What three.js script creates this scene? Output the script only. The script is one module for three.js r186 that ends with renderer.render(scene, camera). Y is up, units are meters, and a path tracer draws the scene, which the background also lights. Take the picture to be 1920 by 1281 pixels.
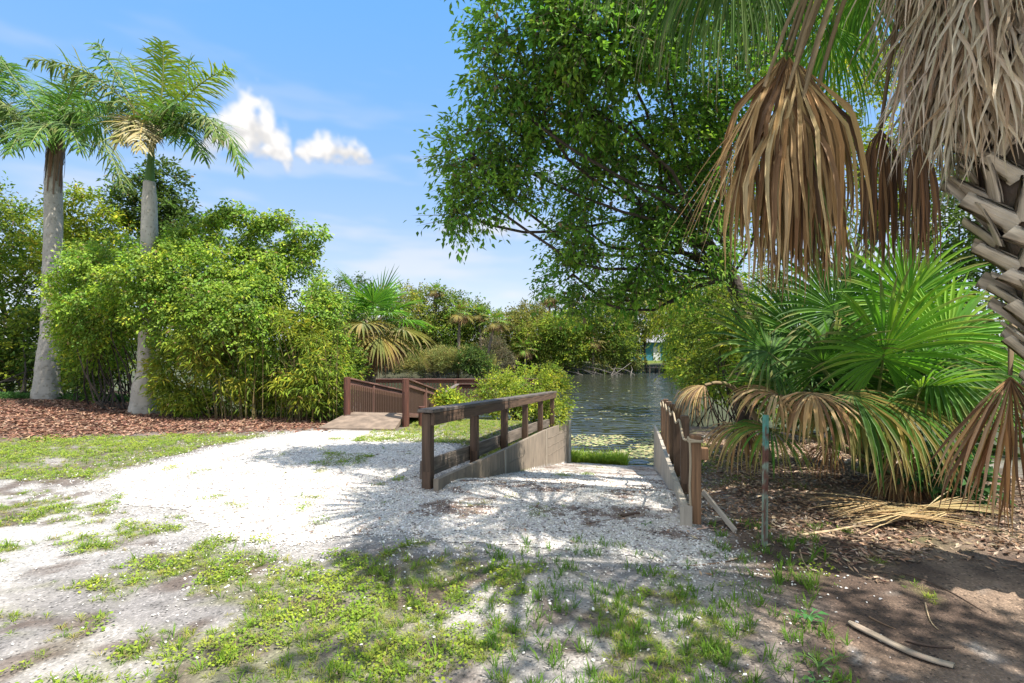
import * as THREE from 'three';
import { RoundedBoxGeometry } from 'three/addons/geometries/RoundedBoxGeometry.js';
import { mergeGeometries } from 'three/addons/utils/BufferGeometryUtils.js';

// ---------------------------------------------------------------- camera, sky, sun, exposure
const scene = new THREE.Scene();
const EYE = 1.6, FOCAL = 950;                        // eye height in metres; focal length in pixels of a 1920 x 1281 picture
const camera = new THREE.PerspectiveCamera(2 * Math.atan(640.5 / FOCAL) * 180 / Math.PI, 1920 / 1281, 0.05, 2000);
camera.position.set(0, EYE, 0);
camera.lookAt(0, EYE, -10);
const renderer = new THREE.WebGLRenderer({ antialias: true });
renderer.toneMapping = THREE.LinearToneMapping;
renderer.toneMappingExposure = 2.05;
renderer.shadowMap.enabled = true;

const SUN_AZ = 119 * Math.PI / 180, SUN_EL = 59 * Math.PI / 180;   // to the right and behind the viewer
const toSun = new THREE.Vector3(Math.sin(SUN_AZ) * Math.cos(SUN_EL), Math.sin(SUN_EL), -Math.cos(SUN_AZ) * Math.cos(SUN_EL));
const sun = new THREE.DirectionalLight(new THREE.Color().setRGB(1, 0.94, 0.85), 4.5);
sun.position.copy(toSun).multiplyScalar(60); sun.castShadow = true; sun.shadow.radius = 1;
sun.shadow.mapSize.set(4096, 4096);
Object.assign(sun.shadow.camera, { left: -40, right: 40, top: 40, bottom: -40, near: 1, far: 160 });
scene.add(sun);

// ---------------------------------------------------------------- numbers
function rngOf(seed) { let s = seed | 0; return () => { s = (s + 0x6d2b79f5) | 0; let t = Math.imul(s ^ (s >>> 15), 1 | s); t = (t + Math.imul(t ^ (t >>> 7), 61 | t)) ^ t; return ((t ^ (t >>> 14)) >>> 0) / 4294967296; }; }
let R = rngOf(7);
const rr = (a, b) => a + (b - a) * R(), lerp = (a, b, t) => a + (b - a) * t, clamp = (x, a = 0, b = 1) => Math.min(b, Math.max(a, x));
const smooth = (a, b, x) => { const t = clamp((x - a) / (b - a)); return t * t * (3 - 2 * t); };
function h2(x, y, s) { let n = Math.imul(x, 374761393) ^ Math.imul(y, 668265263) ^ Math.imul(s, 1274126177); n = Math.imul(n ^ (n >>> 13), 1274126177); n ^= n >>> 16; return (n >>> 0) / 4294967296; }
function vn(x, y, s = 1, per = 0) {
  const ix = Math.floor(x), iy = Math.floor(y), fx = x - ix, fy = y - iy, u = fx * fx * (3 - 2 * fx), v = fy * fy * (3 - 2 * fy);
  const w = per ? (k) => ((k % per) + per) % per : (k) => k;
  const a = h2(w(ix), w(iy), s), b = h2(w(ix + 1), w(iy), s), c = h2(w(ix), w(iy + 1), s), d = h2(w(ix + 1), w(iy + 1), s);
  return a + (b - a) * u + (c - a) * v + (a - b - c + d) * u * v;
}
function fbm(x, y, s = 1, oct = 4, per = 0) { let v = 0, a = 0.5, t = 0; for (let i = 0; i < oct; i++) { v += a * vn(x, y, s + i * 17, per); t += a; a *= 0.5; x *= 2; y *= 2; per *= 2; } return v / t; }
function vn3(x, y, z, s = 3) {
  const iz = Math.floor(z), f = z - iz, u = f * f * (3 - 2 * f);
  return lerp(vn(x, y, s + iz * 131), vn(x, y, s + (iz + 1) * 131), u);
}
const V = { add: (a, b) => [a[0] + b[0], a[1] + b[1], a[2] + b[2]], sub: (a, b) => [a[0] - b[0], a[1] - b[1], a[2] - b[2]], mul: (a, k) => [a[0] * k, a[1] * k, a[2] * k],
  mad: (a, b, k) => [a[0] + b[0] * k, a[1] + b[1] * k, a[2] + b[2] * k], dot: (a, b) => a[0] * b[0] + a[1] * b[1] + a[2] * b[2], len: (a) => Math.hypot(a[0], a[1], a[2]),
  cross: (a, b) => [a[1] * b[2] - a[2] * b[1], a[2] * b[0] - a[0] * b[2], a[0] * b[1] - a[1] * b[0]], norm: (a) => { const l = Math.hypot(a[0], a[1], a[2]) || 1; return [a[0] / l, a[1] / l, a[2] / l]; },
  mix: (a, b, t) => [a[0] + (b[0] - a[0]) * t, a[1] + (b[1] - a[1]) * t, a[2] + (b[2] - a[2]) * t] };
const rdir = () => { const z = rr(-1, 1), a = rr(0, 6.2832), q = Math.sqrt(1 - z * z); return [q * Math.cos(a), z, q * Math.sin(a)]; };
// a place in the world: how far right and down it lies in a 1920 x 1281 view from the eye, and its distance along the view
const at = (px, py, d) => [(px - 960) / FOCAL * d, EYE - (py - 640.5) / FOCAL * d, -d];
const gp = (px, py) => { const d = FOCAL * EYE / (py - 640.5); return [(px - 960) / FOCAL * d, d]; };   // [x, distance] on level ground

// ---------------------------------------------------------------- sky: air and clouds
{
  const W = 2048, H = 1024, data = new Float32Array(W * H * 4);
  const dirOf = (px, py) => { const a = V.norm([(px - 960) / FOCAL, (640.5 - py) / FOCAL, -1]); return [Math.atan2(a[0], -a[2]), Math.asin(a[1])]; };
  // cumulus in view: [azimuth, elevation of the base, half width, height, seed]
  const mounds = [[462, 283, 86, 112, 3], [515, 296, 36, 36, 5], [628, 299, 76, 52, 9], [905, 436, 90, 34, 13]].map(([px, py, w, h, k]) => { const c = dirOf(px, py), e = dirOf(px + w, py), t = dirOf(px, py - h); return [c[0], c[1], e[0] - c[0], t[1] - c[1], k]; });
  for (let j = 0; j < H; j++) {
    const el = ((j + 0.5) / H - 0.5) * Math.PI;
    for (let i = 0; i < W; i++) {
      const u = ((i + 0.5) / W - 0.5) * 2 * Math.PI, az = Math.atan2(Math.cos(u), -Math.sin(u));
      const e = Math.max(0, el), k = Math.exp(-e * 2.9);
      const hz = Math.min(1, k * k * 0.75 + k * 0.32);
      let c = [lerp(0.062, 0.49, hz), lerp(0.22, 0.53, hz), lerp(0.475, 0.56, k)];
      const veil = e > 0.62 || el < 0 ? 0 : smooth(0.5, 0.78, fbm(az * 5 + 40, el * 22, 41, 4)) * 0.45 * smooth(0.62, 0.1, e);
      let a = veil;
      let body = 0;
      for (const m of mounds) {
        const u = (az - m[0]) / m[2], v = (el - m[1]) / m[3]; if (Math.abs(u) > 1.25 || v < -0.5 || v > 1.6) continue;
        const n = fbm(az * 60, el * 60, 77 + m[4], 6) - 0.5, prof = Math.pow(Math.max(0, 1 - u * u), 0.65) * (0.62 + 0.5 * vn(u * 2.2 + m[4] * 7.3, 0.5, 31)), f = Math.min(prof - v, (v + 0.2) * 1.1) + n * 0.85;
        const k3 = smooth(-0.16, 0.44, f) * smooth(0, 0.2, 1.15 - Math.abs(u)); if (k3 > a) { a = k3 * (m[4] === 13 ? 0.6 : 0.97); body = -1.03 + 0.14 * smooth(-0.1, 0.7, v + 2 * n); }
      }
      if (el > 0.02) {   // added cumulus out of view, denser and brighter, whitening the fill light
        const inView = smooth(1.25, 0.95, Math.abs(az)) * smooth(0.95, 0.72, el), k2 = 1.5 / (Math.sin(el) + 0.14), X = Math.cos(el) * Math.sin(az) * k2, Z2 = Math.cos(el) * Math.cos(az) * k2;
        if (inView < 1) { const m = smooth(0.5, 0.6, fbm(X + 31, Z2 + 17, 201, 5)) * (1 - inView) * smooth(0.02, 0.12, el); if (m > a) { a = m; body = Math.max(body, m); } }
      }
      const lit = body < 0 ? 1.44 + body : 0.5 + 0.4 * clamp(body);
      c = [lerp(c[0], 0.98 * lit, a), lerp(c[1], 0.95 * lit, a), lerp(c[2], 0.92 * lit, a)];
      if (el < 0) c = [0.3, 0.3, 0.27];
      const o = (j * W + i) * 4; data[o] = c[0]; data[o + 1] = c[1]; data[o + 2] = c[2]; data[o + 3] = 1;
    }
  }
  const t = new THREE.DataTexture(data, W, H, THREE.RGBAFormat, THREE.FloatType);
  t.mapping = THREE.EquirectangularReflectionMapping; t.magFilter = t.minFilter = THREE.LinearFilter; t.needsUpdate = true;
  scene.background = t; scene.environment = t;
}

// ---------------------------------------------------------------- textures and materials
function tex(n, fn, srgb = true, m = n) {
  const d = new Uint8Array(n * m * 4);
  for (let y = 0; y < m; y++) for (let x = 0; x < n; x++) { const c = fn(x / n, y / m), o = (y * n + x) * 4; if (typeof c === 'number') d[o] = d[o + 1] = d[o + 2] = clamp(c) * 255; else { d[o] = clamp(c[0]) * 255; d[o + 1] = clamp(c[1]) * 255; d[o + 2] = clamp(c[2]) * 255; } d[o + 3] = 255; }
  const t = new THREE.DataTexture(d, n, m); t.wrapS = t.wrapT = THREE.RepeatWrapping; t.magFilter = THREE.LinearFilter; t.minFilter = THREE.LinearMipmapLinearFilter; t.generateMipmaps = true;
  if (srgb) t.colorSpace = THREE.SRGBColorSpace; t.needsUpdate = true; return t;
}
function memo(n, f) { const m = new Map(); return (u, v) => { const k = Math.round(u * n) * 4096 + Math.round(v * n); let r = m.get(k); if (!r) m.set(k, r = f(u, v)); return r; }; }
function cells(n, seed) {   // nearest-stone pattern, tiling: value of the stone and distance to its middle
  return (u, v) => { const x = u * n, y = v * n, ix = Math.floor(x), iy = Math.floor(y); let d1 = 9, id = 0; for (let a = -1; a < 2; a++) for (let b = -1; b < 2; b++) { const cx = ((ix + a) % n + n) % n, cy = ((iy + b) % n + n) % n, dx = ix + a + h2(cx, cy, seed) - x, dy = iy + b + h2(cx, cy, seed + 1) - y, d = dx * dx + dy * dy; if (d < d1) { d1 = d; id = h2(cx, cy, seed + 2); } } return [id, Math.sqrt(d1)]; };
}
const stoneCells = memo(768, cells(64, 5)), grainCells = memo(768, cells(160, 9));
const T = {
  soil: tex(768, (u, v) => { const f = fbm(u * 24, v * 24, 3, 5, 24), g = grainCells(u, v)[0]; return 0.62 + 0.22 * f + 0.16 * g * g + (g > 0.965 ? 0.18 : 0) - (g < 0.05 ? 0.22 : 0); }),
  soilBump: tex(768, (u, v) => 0.6 * fbm(u * 20, v * 20, 8, 5, 20) + 0.4 * (1 - grainCells(u, v)[1]), false),
  gravel: tex(768, (u, v) => { const [id] = stoneCells(u, v), f = fbm(u * 60, v * 60, 4, 3, 60); const b = 0.74 + 0.26 * Math.sqrt(id) - (id < 0.08 ? 0.3 : 0) + 0.08 * (f - 0.5); return [b, b * lerp(0.965, 1.0, id), b * lerp(0.93, 1.0, (id * 7) % 1)]; }),
  gravelBump: tex(768, (u, v) => { const [id, d] = stoneCells(u, v); return clamp(1 - d * 1.1) * (0.6 + 0.4 * id); }, false),
  wood: tex(512, (u, v) => { const g = fbm(u * 40, v * 3, 21, 4, 0), l = vn(u * 130, v * 5, 22), k = Math.pow(fbm(u * 9, v * 1.5, 23, 3), 2); return 0.55 + 0.35 * g + 0.16 * l - 0.22 * k; }),
  woodBump: tex(512, (u, v) => fbm(u * 60, v * 3, 31, 4), false),
  patch: tex(512, (u, v) => 0.6 + 0.4 * fbm(u * 8, v * 8, 51, 6, 8)),
  streak: tex(512, (u, v) => 0.7 + 0.3 * fbm(u * 24, v * 4, 61, 5, 0) - 0.16 * smooth(0.62, 0.8, fbm(u * 6, v * 5, 63, 4, 0))),
  bump: tex(512, (u, v) => fbm(u * 16, v * 16, 71, 5, 16), false),
  ripple: tex(1024, (u, v) => 0.55 * fbm(u * 9, v * 22, 81, 4, 0) + 0.45 * vn(u * 34, v * 80, 83), false),
  palmTrunk: tex(1024, (u, v) => { const f = fbm(u * 6, v * 6, 91, 6, 6), r = vn(0.5, v * 46, 93, 0); const lich = smooth(0.6, 0.72, fbm(u * 22, v * 22, 95, 5, 22)); const b = 0.8 + 0.2 * f + 0.05 * (r - 0.5) - 0.12 * lich; return [b, b * 0.985, b * lerp(0.95, 0.93, lich)]; }),
};
const lin = (r, g, b) => new THREE.Color().setRGB(r, g, b);
const std = (o) => new THREE.MeshStandardMaterial(o), phy = (o) => new THREE.MeshPhysicalMaterial(o);
const M = {
  leaf: phy({ vertexColors: true, roughness: 0.96, transmission: 0.48, thickness: 0, specularIntensity: 0.5, clearcoat: 0.07, clearcoatRoughness: 0.35, side: THREE.DoubleSide, flatShading: true }),
  leafMatt: phy({ vertexColors: true, roughness: 0.96, transmission: 0.42, thickness: 0, specularIntensity: 0.35, side: THREE.DoubleSide, flatShading: true }),
  grass: phy({ roughness: 0.96, transmission: 0.38, thickness: 0, specularIntensity: 0.4, side: THREE.DoubleSide, flatShading: true }),
  dry: phy({ vertexColors: true, roughness: 0.95, transmission: 0.16, thickness: 0, side: THREE.DoubleSide, flatShading: true }),
  bark: std({ vertexColors: true, roughness: 0.9, map: T.patch, bumpMap: T.bump, bumpScale: 0.02 }),
  stem: std({ vertexColors: true, roughness: 0.8, side: THREE.DoubleSide }),
  royal: std({ vertexColors: true, roughness: 0.85, map: T.palmTrunk, bumpMap: T.bump, bumpScale: 0.008 }),
  boot: std({ vertexColors: true, roughness: 0.88, map: T.streak, bumpMap: T.woodBump, bumpScale: 0.006 }),
  soil: std({ vertexColors: true, roughness: 0.95, map: T.soil, bumpMap: T.soilBump, bumpScale: 0.014 }),
  gravel: std({ vertexColors: true, roughness: 0.9, map: T.gravel, bumpMap: T.gravelBump, bumpScale: 0.01 }),
  pebble: std({ roughness: 0.85, flatShading: true }),
  brownWood: std({ color: lin(0.19, 0.112, 0.068), roughness: 0.75, map: T.wood, bumpMap: T.woodBump, bumpScale: 0.004 }),
  capWood: std({ color: lin(0.22, 0.175, 0.145), roughness: 0.7, map: T.wood, bumpMap: T.woodBump, bumpScale: 0.004 }),
  redWood: std({ color: lin(0.20, 0.075, 0.048), roughness: 0.7, map: T.wood, bumpMap: T.woodBump, bumpScale: 0.003 }),
  pinkWood: std({ color: lin(0.30, 0.15, 0.11), roughness: 0.75, map: T.wood, bumpMap: T.woodBump, bumpScale: 0.003 }),
  baluster: std({ color: lin(0.22, 0.12, 0.075), roughness: 0.8, map: T.wood, bumpMap: T.woodBump, bumpScale: 0.002 }),
  tanWood: std({ color: lin(0.42, 0.23, 0.115), roughness: 0.78, map: T.wood, bumpMap: T.woodBump, bumpScale: 0.004 }),
  brownTan: std({ color: lin(0.25, 0.15, 0.088), roughness: 0.78, map: T.wood, bumpMap: T.woodBump, bumpScale: 0.004 }),
  greyWood: std({ color: lin(0.30, 0.24, 0.19), roughness: 0.85, map: T.wood, bumpMap: T.woodBump, bumpScale: 0.004 }),
  wall: std({ color: lin(0.34, 0.275, 0.205), roughness: 0.85, map: T.streak, bumpMap: T.bump, bumpScale: 0.003 }),
  wallPale: std({ color: lin(0.56, 0.49, 0.395), roughness: 0.85, map: T.streak, bumpMap: T.bump, bumpScale: 0.003 }),
  plate: std({ color: lin(0.36, 0.27, 0.20), roughness: 0.8, map: T.patch, bumpMap: T.bump, bumpScale: 0.002 }),
  rope: std({ color: lin(0.42, 0.34, 0.23), roughness: 0.95 }),
  water: phy({ color: lin(0.03, 0.034, 0.024), roughness: 0.09, ior: 1.33, bumpMap: T.ripple, bumpScale: 0.11 }),
};

// ---------------------------------------------------------------- things, parts, mesh building
const origin = new WeakMap(), taken = new Map();
const numbered = (n) => { const k = taken.get(n) ?? 0; taken.set(n, k + 1); return k ? `${n}_${String(k).padStart(3, '0')}` : n; };
function tag(o, label, category, group) { o.userData.label = label; o.userData.category = category; if (group) o.userData.group = group; return o; }
function thing(name, label, category, base = [0, 0, 0], group) { const g = new THREE.Group(); g.name = numbered(name); g.position.set(...base); origin.set(g, base); tag(g, label, category, group); scene.add(g); return g; }
function place(mesh, name, parent, kind) {   // a mesh whose position is in the world goes under its parent
  mesh.castShadow = mesh.receiveShadow = true;
  if (!parent) { mesh.name = numbered(name); scene.add(mesh); origin.set(mesh, [0, 0, 0]); }
  else { mesh.name = name; const o = origin.get(parent); mesh.position.sub(new THREE.Vector3(...o)); parent.add(mesh); origin.set(mesh, V.add(o, [mesh.position.x, mesh.position.y, mesh.position.z])); }
  if (kind) mesh.userData.kind = kind;
  return mesh;
}
class Geo {
  constructor(uv = false) { this.p = []; this.c = []; this.i = []; this.u = uv ? [] : null; }
  v(a, c, u = 0, v = 0) { this.p.push(a[0], a[1], a[2]); this.c.push(c[0], c[1], c[2]); if (this.u) this.u.push(u, v); return this.p.length / 3 - 1; }
  tri(a, b, c) { this.i.push(a, b, c); }
  quad(a, b, c, d) { this.i.push(a, b, c, a, c, d); }
  get empty() { return !this.i.length; }
  geometry(smoothed, off) {
    const g = new THREE.BufferGeometry(), p = new Float32Array(this.p);
    if (off) for (let k = 0; k < p.length; k += 3) { p[k] -= off[0]; p[k + 1] -= off[1]; p[k + 2] -= off[2]; }
    g.setAttribute('position', new THREE.BufferAttribute(p, 3)); g.setAttribute('color', new THREE.BufferAttribute(new Float32Array(this.c), 3));
    if (this.u) g.setAttribute('uv', new THREE.BufferAttribute(new Float32Array(this.u), 2));
    g.setIndex(this.i); if (smoothed) g.computeVertexNormals();
    return g;
  }
  build(name, mat, parent, smoothed = false, kind) { const m = new THREE.Mesh(this.geometry(smoothed, parent ? origin.get(parent) : null), mat); if (parent) m.position.set(...origin.get(parent)); return place(m, name, parent, kind); }
}
const varied = (c, k = 0.18) => { const a = 1 + rr(-k, k); return [c[0] * a * (1 + rr(-k, k) * 0.5), c[1] * a, c[2] * a * (1 + rr(-k, k) * 0.5)]; };
function tube(g, pts, radius, sides, col, vscale = 1) {   // radius(t), col(t, angle)
  const n = pts.length; let prev = null, len = 0, up = [0.3, 0.1, 0.95];
  for (let k = 0; k < n; k++) {
    const t = V.norm(V.sub(pts[Math.min(n - 1, k + 1)], pts[Math.max(0, k - 1)])); let s = V.cross(t, up); if (V.len(s) < 0.05) s = V.cross(t, [1, 0, 0.2]); s = V.norm(s); const b = V.cross(t, s); up = V.cross(s, t);
    if (k) len += V.len(V.sub(pts[k], pts[k - 1]));
    const f = k / (n - 1), r = radius(f), ring = [];
    for (let j = 0; j <= sides; j++) { const a = j / sides * 6.28319, rad = typeof r === 'function' ? r(a) : r, c = Math.cos(a) * rad, q = Math.sin(a) * rad; ring.push(g.v([pts[k][0] + s[0] * c + b[0] * q, pts[k][1] + s[1] * c + b[1] * q, pts[k][2] + s[2] * c + b[2] * q], col(f, a), j / sides * 6.28 * (typeof r === 'function' ? 0.3 : Math.max(r, 0.02)) * vscale, len * vscale)); }
    if (prev) for (let j = 0; j < sides; j++) g.quad(prev[j], prev[j + 1], ring[j + 1], ring[j]);
    prev = ring;
  }
}
const bez = (a, b, c, n) => Array.from({ length: n + 1 }, (_, k) => { const t = k / n; return V.mix(V.mix(a, b, t), V.mix(b, c, t), t); });
const spline = (pts, n) => new THREE.CatmullRomCurve3(pts.map((p) => new THREE.Vector3(...p))).getPoints(n).map((p) => [p.x, p.y, p.z]);
function boxGeo(w, h, l, r = 0) {
  const g = r ? new RoundedBoxGeometry(w, h, l, 1, r) : new THREE.BoxGeometry(w, h, l), P = g.attributes.position, N = g.attributes.normal, U = g.attributes.uv, ou = R() * 7, ov = R() * 7;
  const long = h >= w && h >= l ? 1 : l >= w ? 2 : 0;
  for (let k = 0; k < P.count; k++) { const p = [P.getX(k), P.getY(k), P.getZ(k)], n = [Math.abs(N.getX(k)), Math.abs(N.getY(k)), Math.abs(N.getZ(k))], ax = n[0] >= n[1] && n[0] >= n[2] ? 0 : n[1] >= n[2] ? 1 : 2; const rest = [0, 1, 2].filter((q) => q !== ax), v = rest.includes(long) ? long : rest[1], u = rest.find((q) => q !== v); U.setXY(k, p[u] + ou, p[v] * 0.8 + ov); }
  return g;
}
function box(name, c, w, h, l, mat, parent, turn = 0, r = 0, geo) { const m = new THREE.Mesh(geo ?? boxGeo(w, h, l, r), mat); m.position.set(...c); m.rotation.y = turn; return place(m, name, parent); }
function beam(name, a, b, w, h, mat, parent, r = 0.006) {   // from a to b, h upright
  const m = new THREE.Mesh(boxGeo(w, h, V.len(V.sub(b, a)), r), mat); m.position.set(...V.mix(a, b, 0.5));
  m.up.set(0, 1, 0); m.lookAt(...V.add(V.mix(a, b, 0.5), V.sub(b, a))); return place(m, name, parent);
}
// ---------------------------------------------------------------- ground
const RA = [Math.sin(0.25), Math.cos(0.25)];                 // the launch ramp runs 14 degrees to the right of the view
const along = (x, d) => x * RA[0] + d * RA[1], across = (x, d) => x * RA[1] - d * RA[0];
const fromRamp = (s, q) => [s * RA[0] + q * RA[1], s * RA[1] - q * RA[0]];      // [x, d]
const QL = -2.10, QR = 0.35, WATER = -2.15;
const rampFloor = (s) => -0.206 * Math.max(0, s - 5.3) * smooth(4.9, 6.6, s) - 0.0;
const bankTop = (s) => -0.0085 * Math.max(0, s - 5.5) ** 2;
const wallTop = (s) => { const k = [[4.6, 0.15], [5.04, 0.13], [7.8, -0.12], [11.5, -0.42], [15.3, -0.83]]; let i = 0; while (i < k.length - 2 && s > k[i + 1][0]) i++; return lerp(k[i][1], k[i + 1][1], (s - k[i][0]) / (k[i + 1][0] - k[i][0])); };
function sdf(poly) { return (x, y) => { let d = 1e9, inside = false; for (let i = 0, j = poly.length - 1; i < poly.length; j = i++) { const [ax, ay] = poly[j], [bx, by] = poly[i], ex = bx - ax, ey = by - ay, t = clamp(((x - ax) * ex + (y - ay) * ey) / (ex * ex + ey * ey)); d = Math.min(d, Math.hypot(x - ax - ex * t, y - ay - ey * t)); if ((ay > y) !== (by > y) && x < ex * (y - ay) / (by - ay) + ax) inside = !inside; } return inside ? d : -d; }; }
const LAKE = [[-8, 17.5], [-4, 16.2], [-1.5, 15.9], [1.2, 15.4], [4.4, 15.1], [5.4, 16.6], [9.2, 28], [14, 42], [22, 57], [26, 63], [12, 65], [4, 62], [-6, 58], [-14, 52], [-14.5, 40], [-11, 25]];
const lakeIn = sdf(LAKE);
function height(x, d) {
  const s = along(x, d), q = across(x, d), e = lakeIn(x, d) + 0.6 * (fbm(x * 0.4, d * 0.4, 5, 3) - 0.5);
  let h = d > 5 ? Math.max(-1.0, bankTop(Math.max(5.5, Math.min(s, 17)))) : 0;
  h = lerp(h, -1.15, smooth(24, 48, d));
  h += 0.05 * (fbm(x * 0.5 + 9, d * 0.5, 6, 4) - 0.5) + 0.02 * (fbm(x * 3, d * 3, 7, 3) - 0.5);
  h += 0.16 * smooth(6.5, 12, -x) * smooth(7, 11, d);
  if (s > 4.9 && s < 16) h = lerp(h, wallTop(s) - 0.13, smooth(0.75, 0.3, Math.max(QL - q, q - QR)) * smooth(4.9, 5.6, s));
  h = lerp(h, -3.2, smooth(-1.3, 1.6, e));
  if (s > 4.2 && s < 19) {
    const inR = Math.min(smooth(QL - 0.055, QL - 0.005, q), 1 - smooth(QR + 0.005, QR + 0.055, q)) * smooth(4.5, 5.2, s) * (1 - smooth(16.5, 18.5, s));
    const f = rampFloor(s) + 0.035 * (fbm(x * 2.2, d * 2.2, 8, 4) - 0.5);
    h = lerp(h, s > 15.4 ? Math.max(Math.min(f, h + 2), -3.2) : f, inR);
  }
  return h;
}
const poly = (pts) => sdf(pts.map(([a, b]) => gp(a, b)));
const Z = {
  path: poly([[592, 797], [520, 811], [440, 831], [340, 857], [255, 884], [205, 905], [225, 935], [330, 962], [415, 985], [440, 1012], [530, 1038], [640, 1008], [760, 1000], [860, 1022], [1000, 1035], [1150, 1042], [1310, 1050], [1345, 1030], [1300, 985], [1260, 950], [1220, 900], [1000, 900], [812, 920], [806, 890], [870, 862], [875, 845], [850, 832], [752, 803]]),
  lawnL: poly([[-700, 806], [0, 818], [300, 812], [560, 800], [450, 829], [330, 858], [230, 890], [190, 915], [0, 908], [-700, 905]]),
  sandL: poly([[-900, 905], [190, 915], [330, 960], [420, 985], [300, 1025], [110, 1070], [-900, 1130]]),
  fore: poly([[-900, 1130], [110, 1070], [420, 985], [540, 1030], [760, 1005], [1060, 1050], [1050, 1150], [900, 1500], [-900, 1500]]),
  foreR: poly([[1060, 1045], [1340, 1050], [1430, 1100], [1400, 1500], [900, 1500], [1040, 1150]]),
  mulch: poly([[-1500, 735], [0, 742], [300, 745], [640, 768], [590, 797], [300, 812], [0, 822], [-900, 806]]),
  dirt: poly([[1262, 735], [1275, 800], [1300, 860], [1290, 985], [1345, 1040], [1440, 1120], [1400, 1500], [2600, 1500], [3200, 735]]),
  strip: poly([[760, 785], [1010, 770], [1010, 800], [930, 838], [875, 840], [850, 830], [752, 801]]),
  tuftPatch: poly([[585, 842], [640, 838], [712, 852], [715, 870], [650, 880], [600, 892], [560, 890]]),
};
function gravelAt(x, d) {
  const s = along(x, d), q = across(x, d);
  const ramp = Math.min(q - QL + 0.02, QR - q + 0.02, s - 4.5, 15.6 - s);
  return Math.max(Z.path(x, d) + 0.5 * (fbm(x * 1.6, d * 1.6, 13, 5) - 0.5), ramp);
}
const rampDirt = (x, d) => { const inR = across(x, d) > QL && along(x, d) > 4.3; return (inR ? 0.8 : 0.35) * smooth(inR ? 0.5 : 0.58, inR ? 0.6 : 0.7, fbm(x * 2.6, d * 4.2, 35, 4) * 0.65 + fbm(x * 9, d * 12, 36, 3) * 0.35); };
function grassAt(x, d) {          // 0..1, how thick the grass stands here
  const n = fbm(x * 1.5, d * 1.9, 15, 4), n2 = fbm(x * 4.6, d * 5.4, 16, 3), v = n * 0.6 + n2 * 0.4, w = 0.35;
  let want = 0;
  const z = (f, k) => { const s = f(x, d); want = Math.max(want, k * smooth(-0.15, w, s + 0.5 * (n2 - 0.5))); };
  z(Z.lawnL, 0.66); z(Z.sandL, 0.5); z(Z.fore, 0.495 + 0.065 * smooth(0.2, -1.4, x)); z(Z.foreR, 0.435); z(Z.strip, 0.8); z(Z.tuftPatch, 0.62);
  const g = gravelAt(x, d); if (g > 0.05 && Z.tuftPatch(x, d) < 0) want *= 1 - smooth(0.0, 0.3, g);
  if (g > 0.3 && want < 0.3) want = 0.3;
  if (Z.dirt(x, d) > 0) want = Math.max(want, 0.37);
  const e = lakeIn(x, d), s = along(x, d), q = across(x, d);
  if (d > 8.2 && s > 7 && e < 0.2 && (q < QL - 0.1) && x > -2.6) want = Math.max(want, 0.85);
  if (e > -1.4 && e < 0.25 && x > -1 && q < QL + 1.7 && s > 15.2) want = 0.95;
  if (q > QR + 0.15 && s > 6.8 && e < 0.1 && x < 4.6) want = Math.max(want, 0.5);
  return smooth(1 - want - 0.1, 1 - want + 0.1, v);
}
const C = { white: [0.68, 0.65, 0.61], sand: [0.56, 0.52, 0.475], sandGrey: [0.36, 0.335, 0.32], brown: [0.135, 0.088, 0.062], tan: [0.43, 0.305, 0.215], mulch: [0.15, 0.078, 0.05], turf: [0.2, 0.2, 0.06], gravel: [0.58, 0.55, 0.515], bed: [0.07, 0.06, 0.045], weed: [0.10, 0.115, 0.05] };
function groundColor(x, d) {
  const a = fbm(x * 1.3, d * 1.3, 23, 5), b = fbm(x * 4.5, d * 4.5, 24, 4), c2 = fbm(x * 0.6, d * 0.6, 25, 3);
  let c = V.mix(C.sandGrey, C.sand, smooth(0.3, 0.6, a));
  c = V.mix(c, C.white, smooth(-0.6, 0.5, Z.sandL(x, d) + 0.8 * (a - 0.5)));
  c = V.mix(c, C.brown, 0.75 * smooth(0.56, 0.68, b * 0.6 + c2 * 0.4));
  const dirt = smooth(-0.35, 0.35, Z.dirt(x, d) + 0.9 * (a - 0.5));
  let e = V.mix(C.brown, C.tan, 0.8 * smooth(0.46, 0.66, a * 0.7 + b * 0.3)); e = V.mix(e, C.sand, 0.6 * smooth(0.6, 0.68, c2 * 0.5 + b * 0.5));
  c = V.mix(c, e, dirt);
  c = V.mix(c, V.mix(C.mulch, [0.26, 0.15, 0.10], smooth(0.4, 0.65, b)), smooth(-0.5, 0.4, Z.mulch(x, d) + 1.2 * (a - 0.5)));
  c = V.mix(c, V.mix(C.turf, [0.15, 0.11, 0.06], smooth(0.45, 0.65, b)), 0.7 * grassAt(x, d));
  c = V.mix(c, C.gravel, smooth(-0.28, 0.1, gravelAt(x, d) + 0.5 * (b - 0.5)));
  if (d > 11 || x > 5.5 || x < -12) c = V.mix(c, C.weed, Math.max(smooth(11.5, 14, d), smooth(5.5, 8, x), smooth(12, 16, -x)) * (gravelAt(x, d) > 0 ? 0 : 1));
  const l = lakeIn(x, d); if (l > -0.6) c = V.mix(c, C.bed, smooth(-0.6, 0.3, l) * (along(x, d) < 15.3 && across(x, d) > QL && across(x, d) < QR ? 0 : 1));
  return c;
}
function axis(fine) { const out = []; for (const [a, b, st] of fine) for (let v = a; v < b - 1e-6; v += st) out.push(v); let last = fine[fine.length - 1], v = last[1], st = last[2]; while (v < 700) { out.push(v); st *= 1.22; v += st; } out.push(800); return out; }
const gx = [...axis([[7.4, 9, 0.2]]).reverse().map((v) => -v), ...axis([[-7.4, 5.6, 0.045]]).filter((v) => v > -7.39)];
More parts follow.
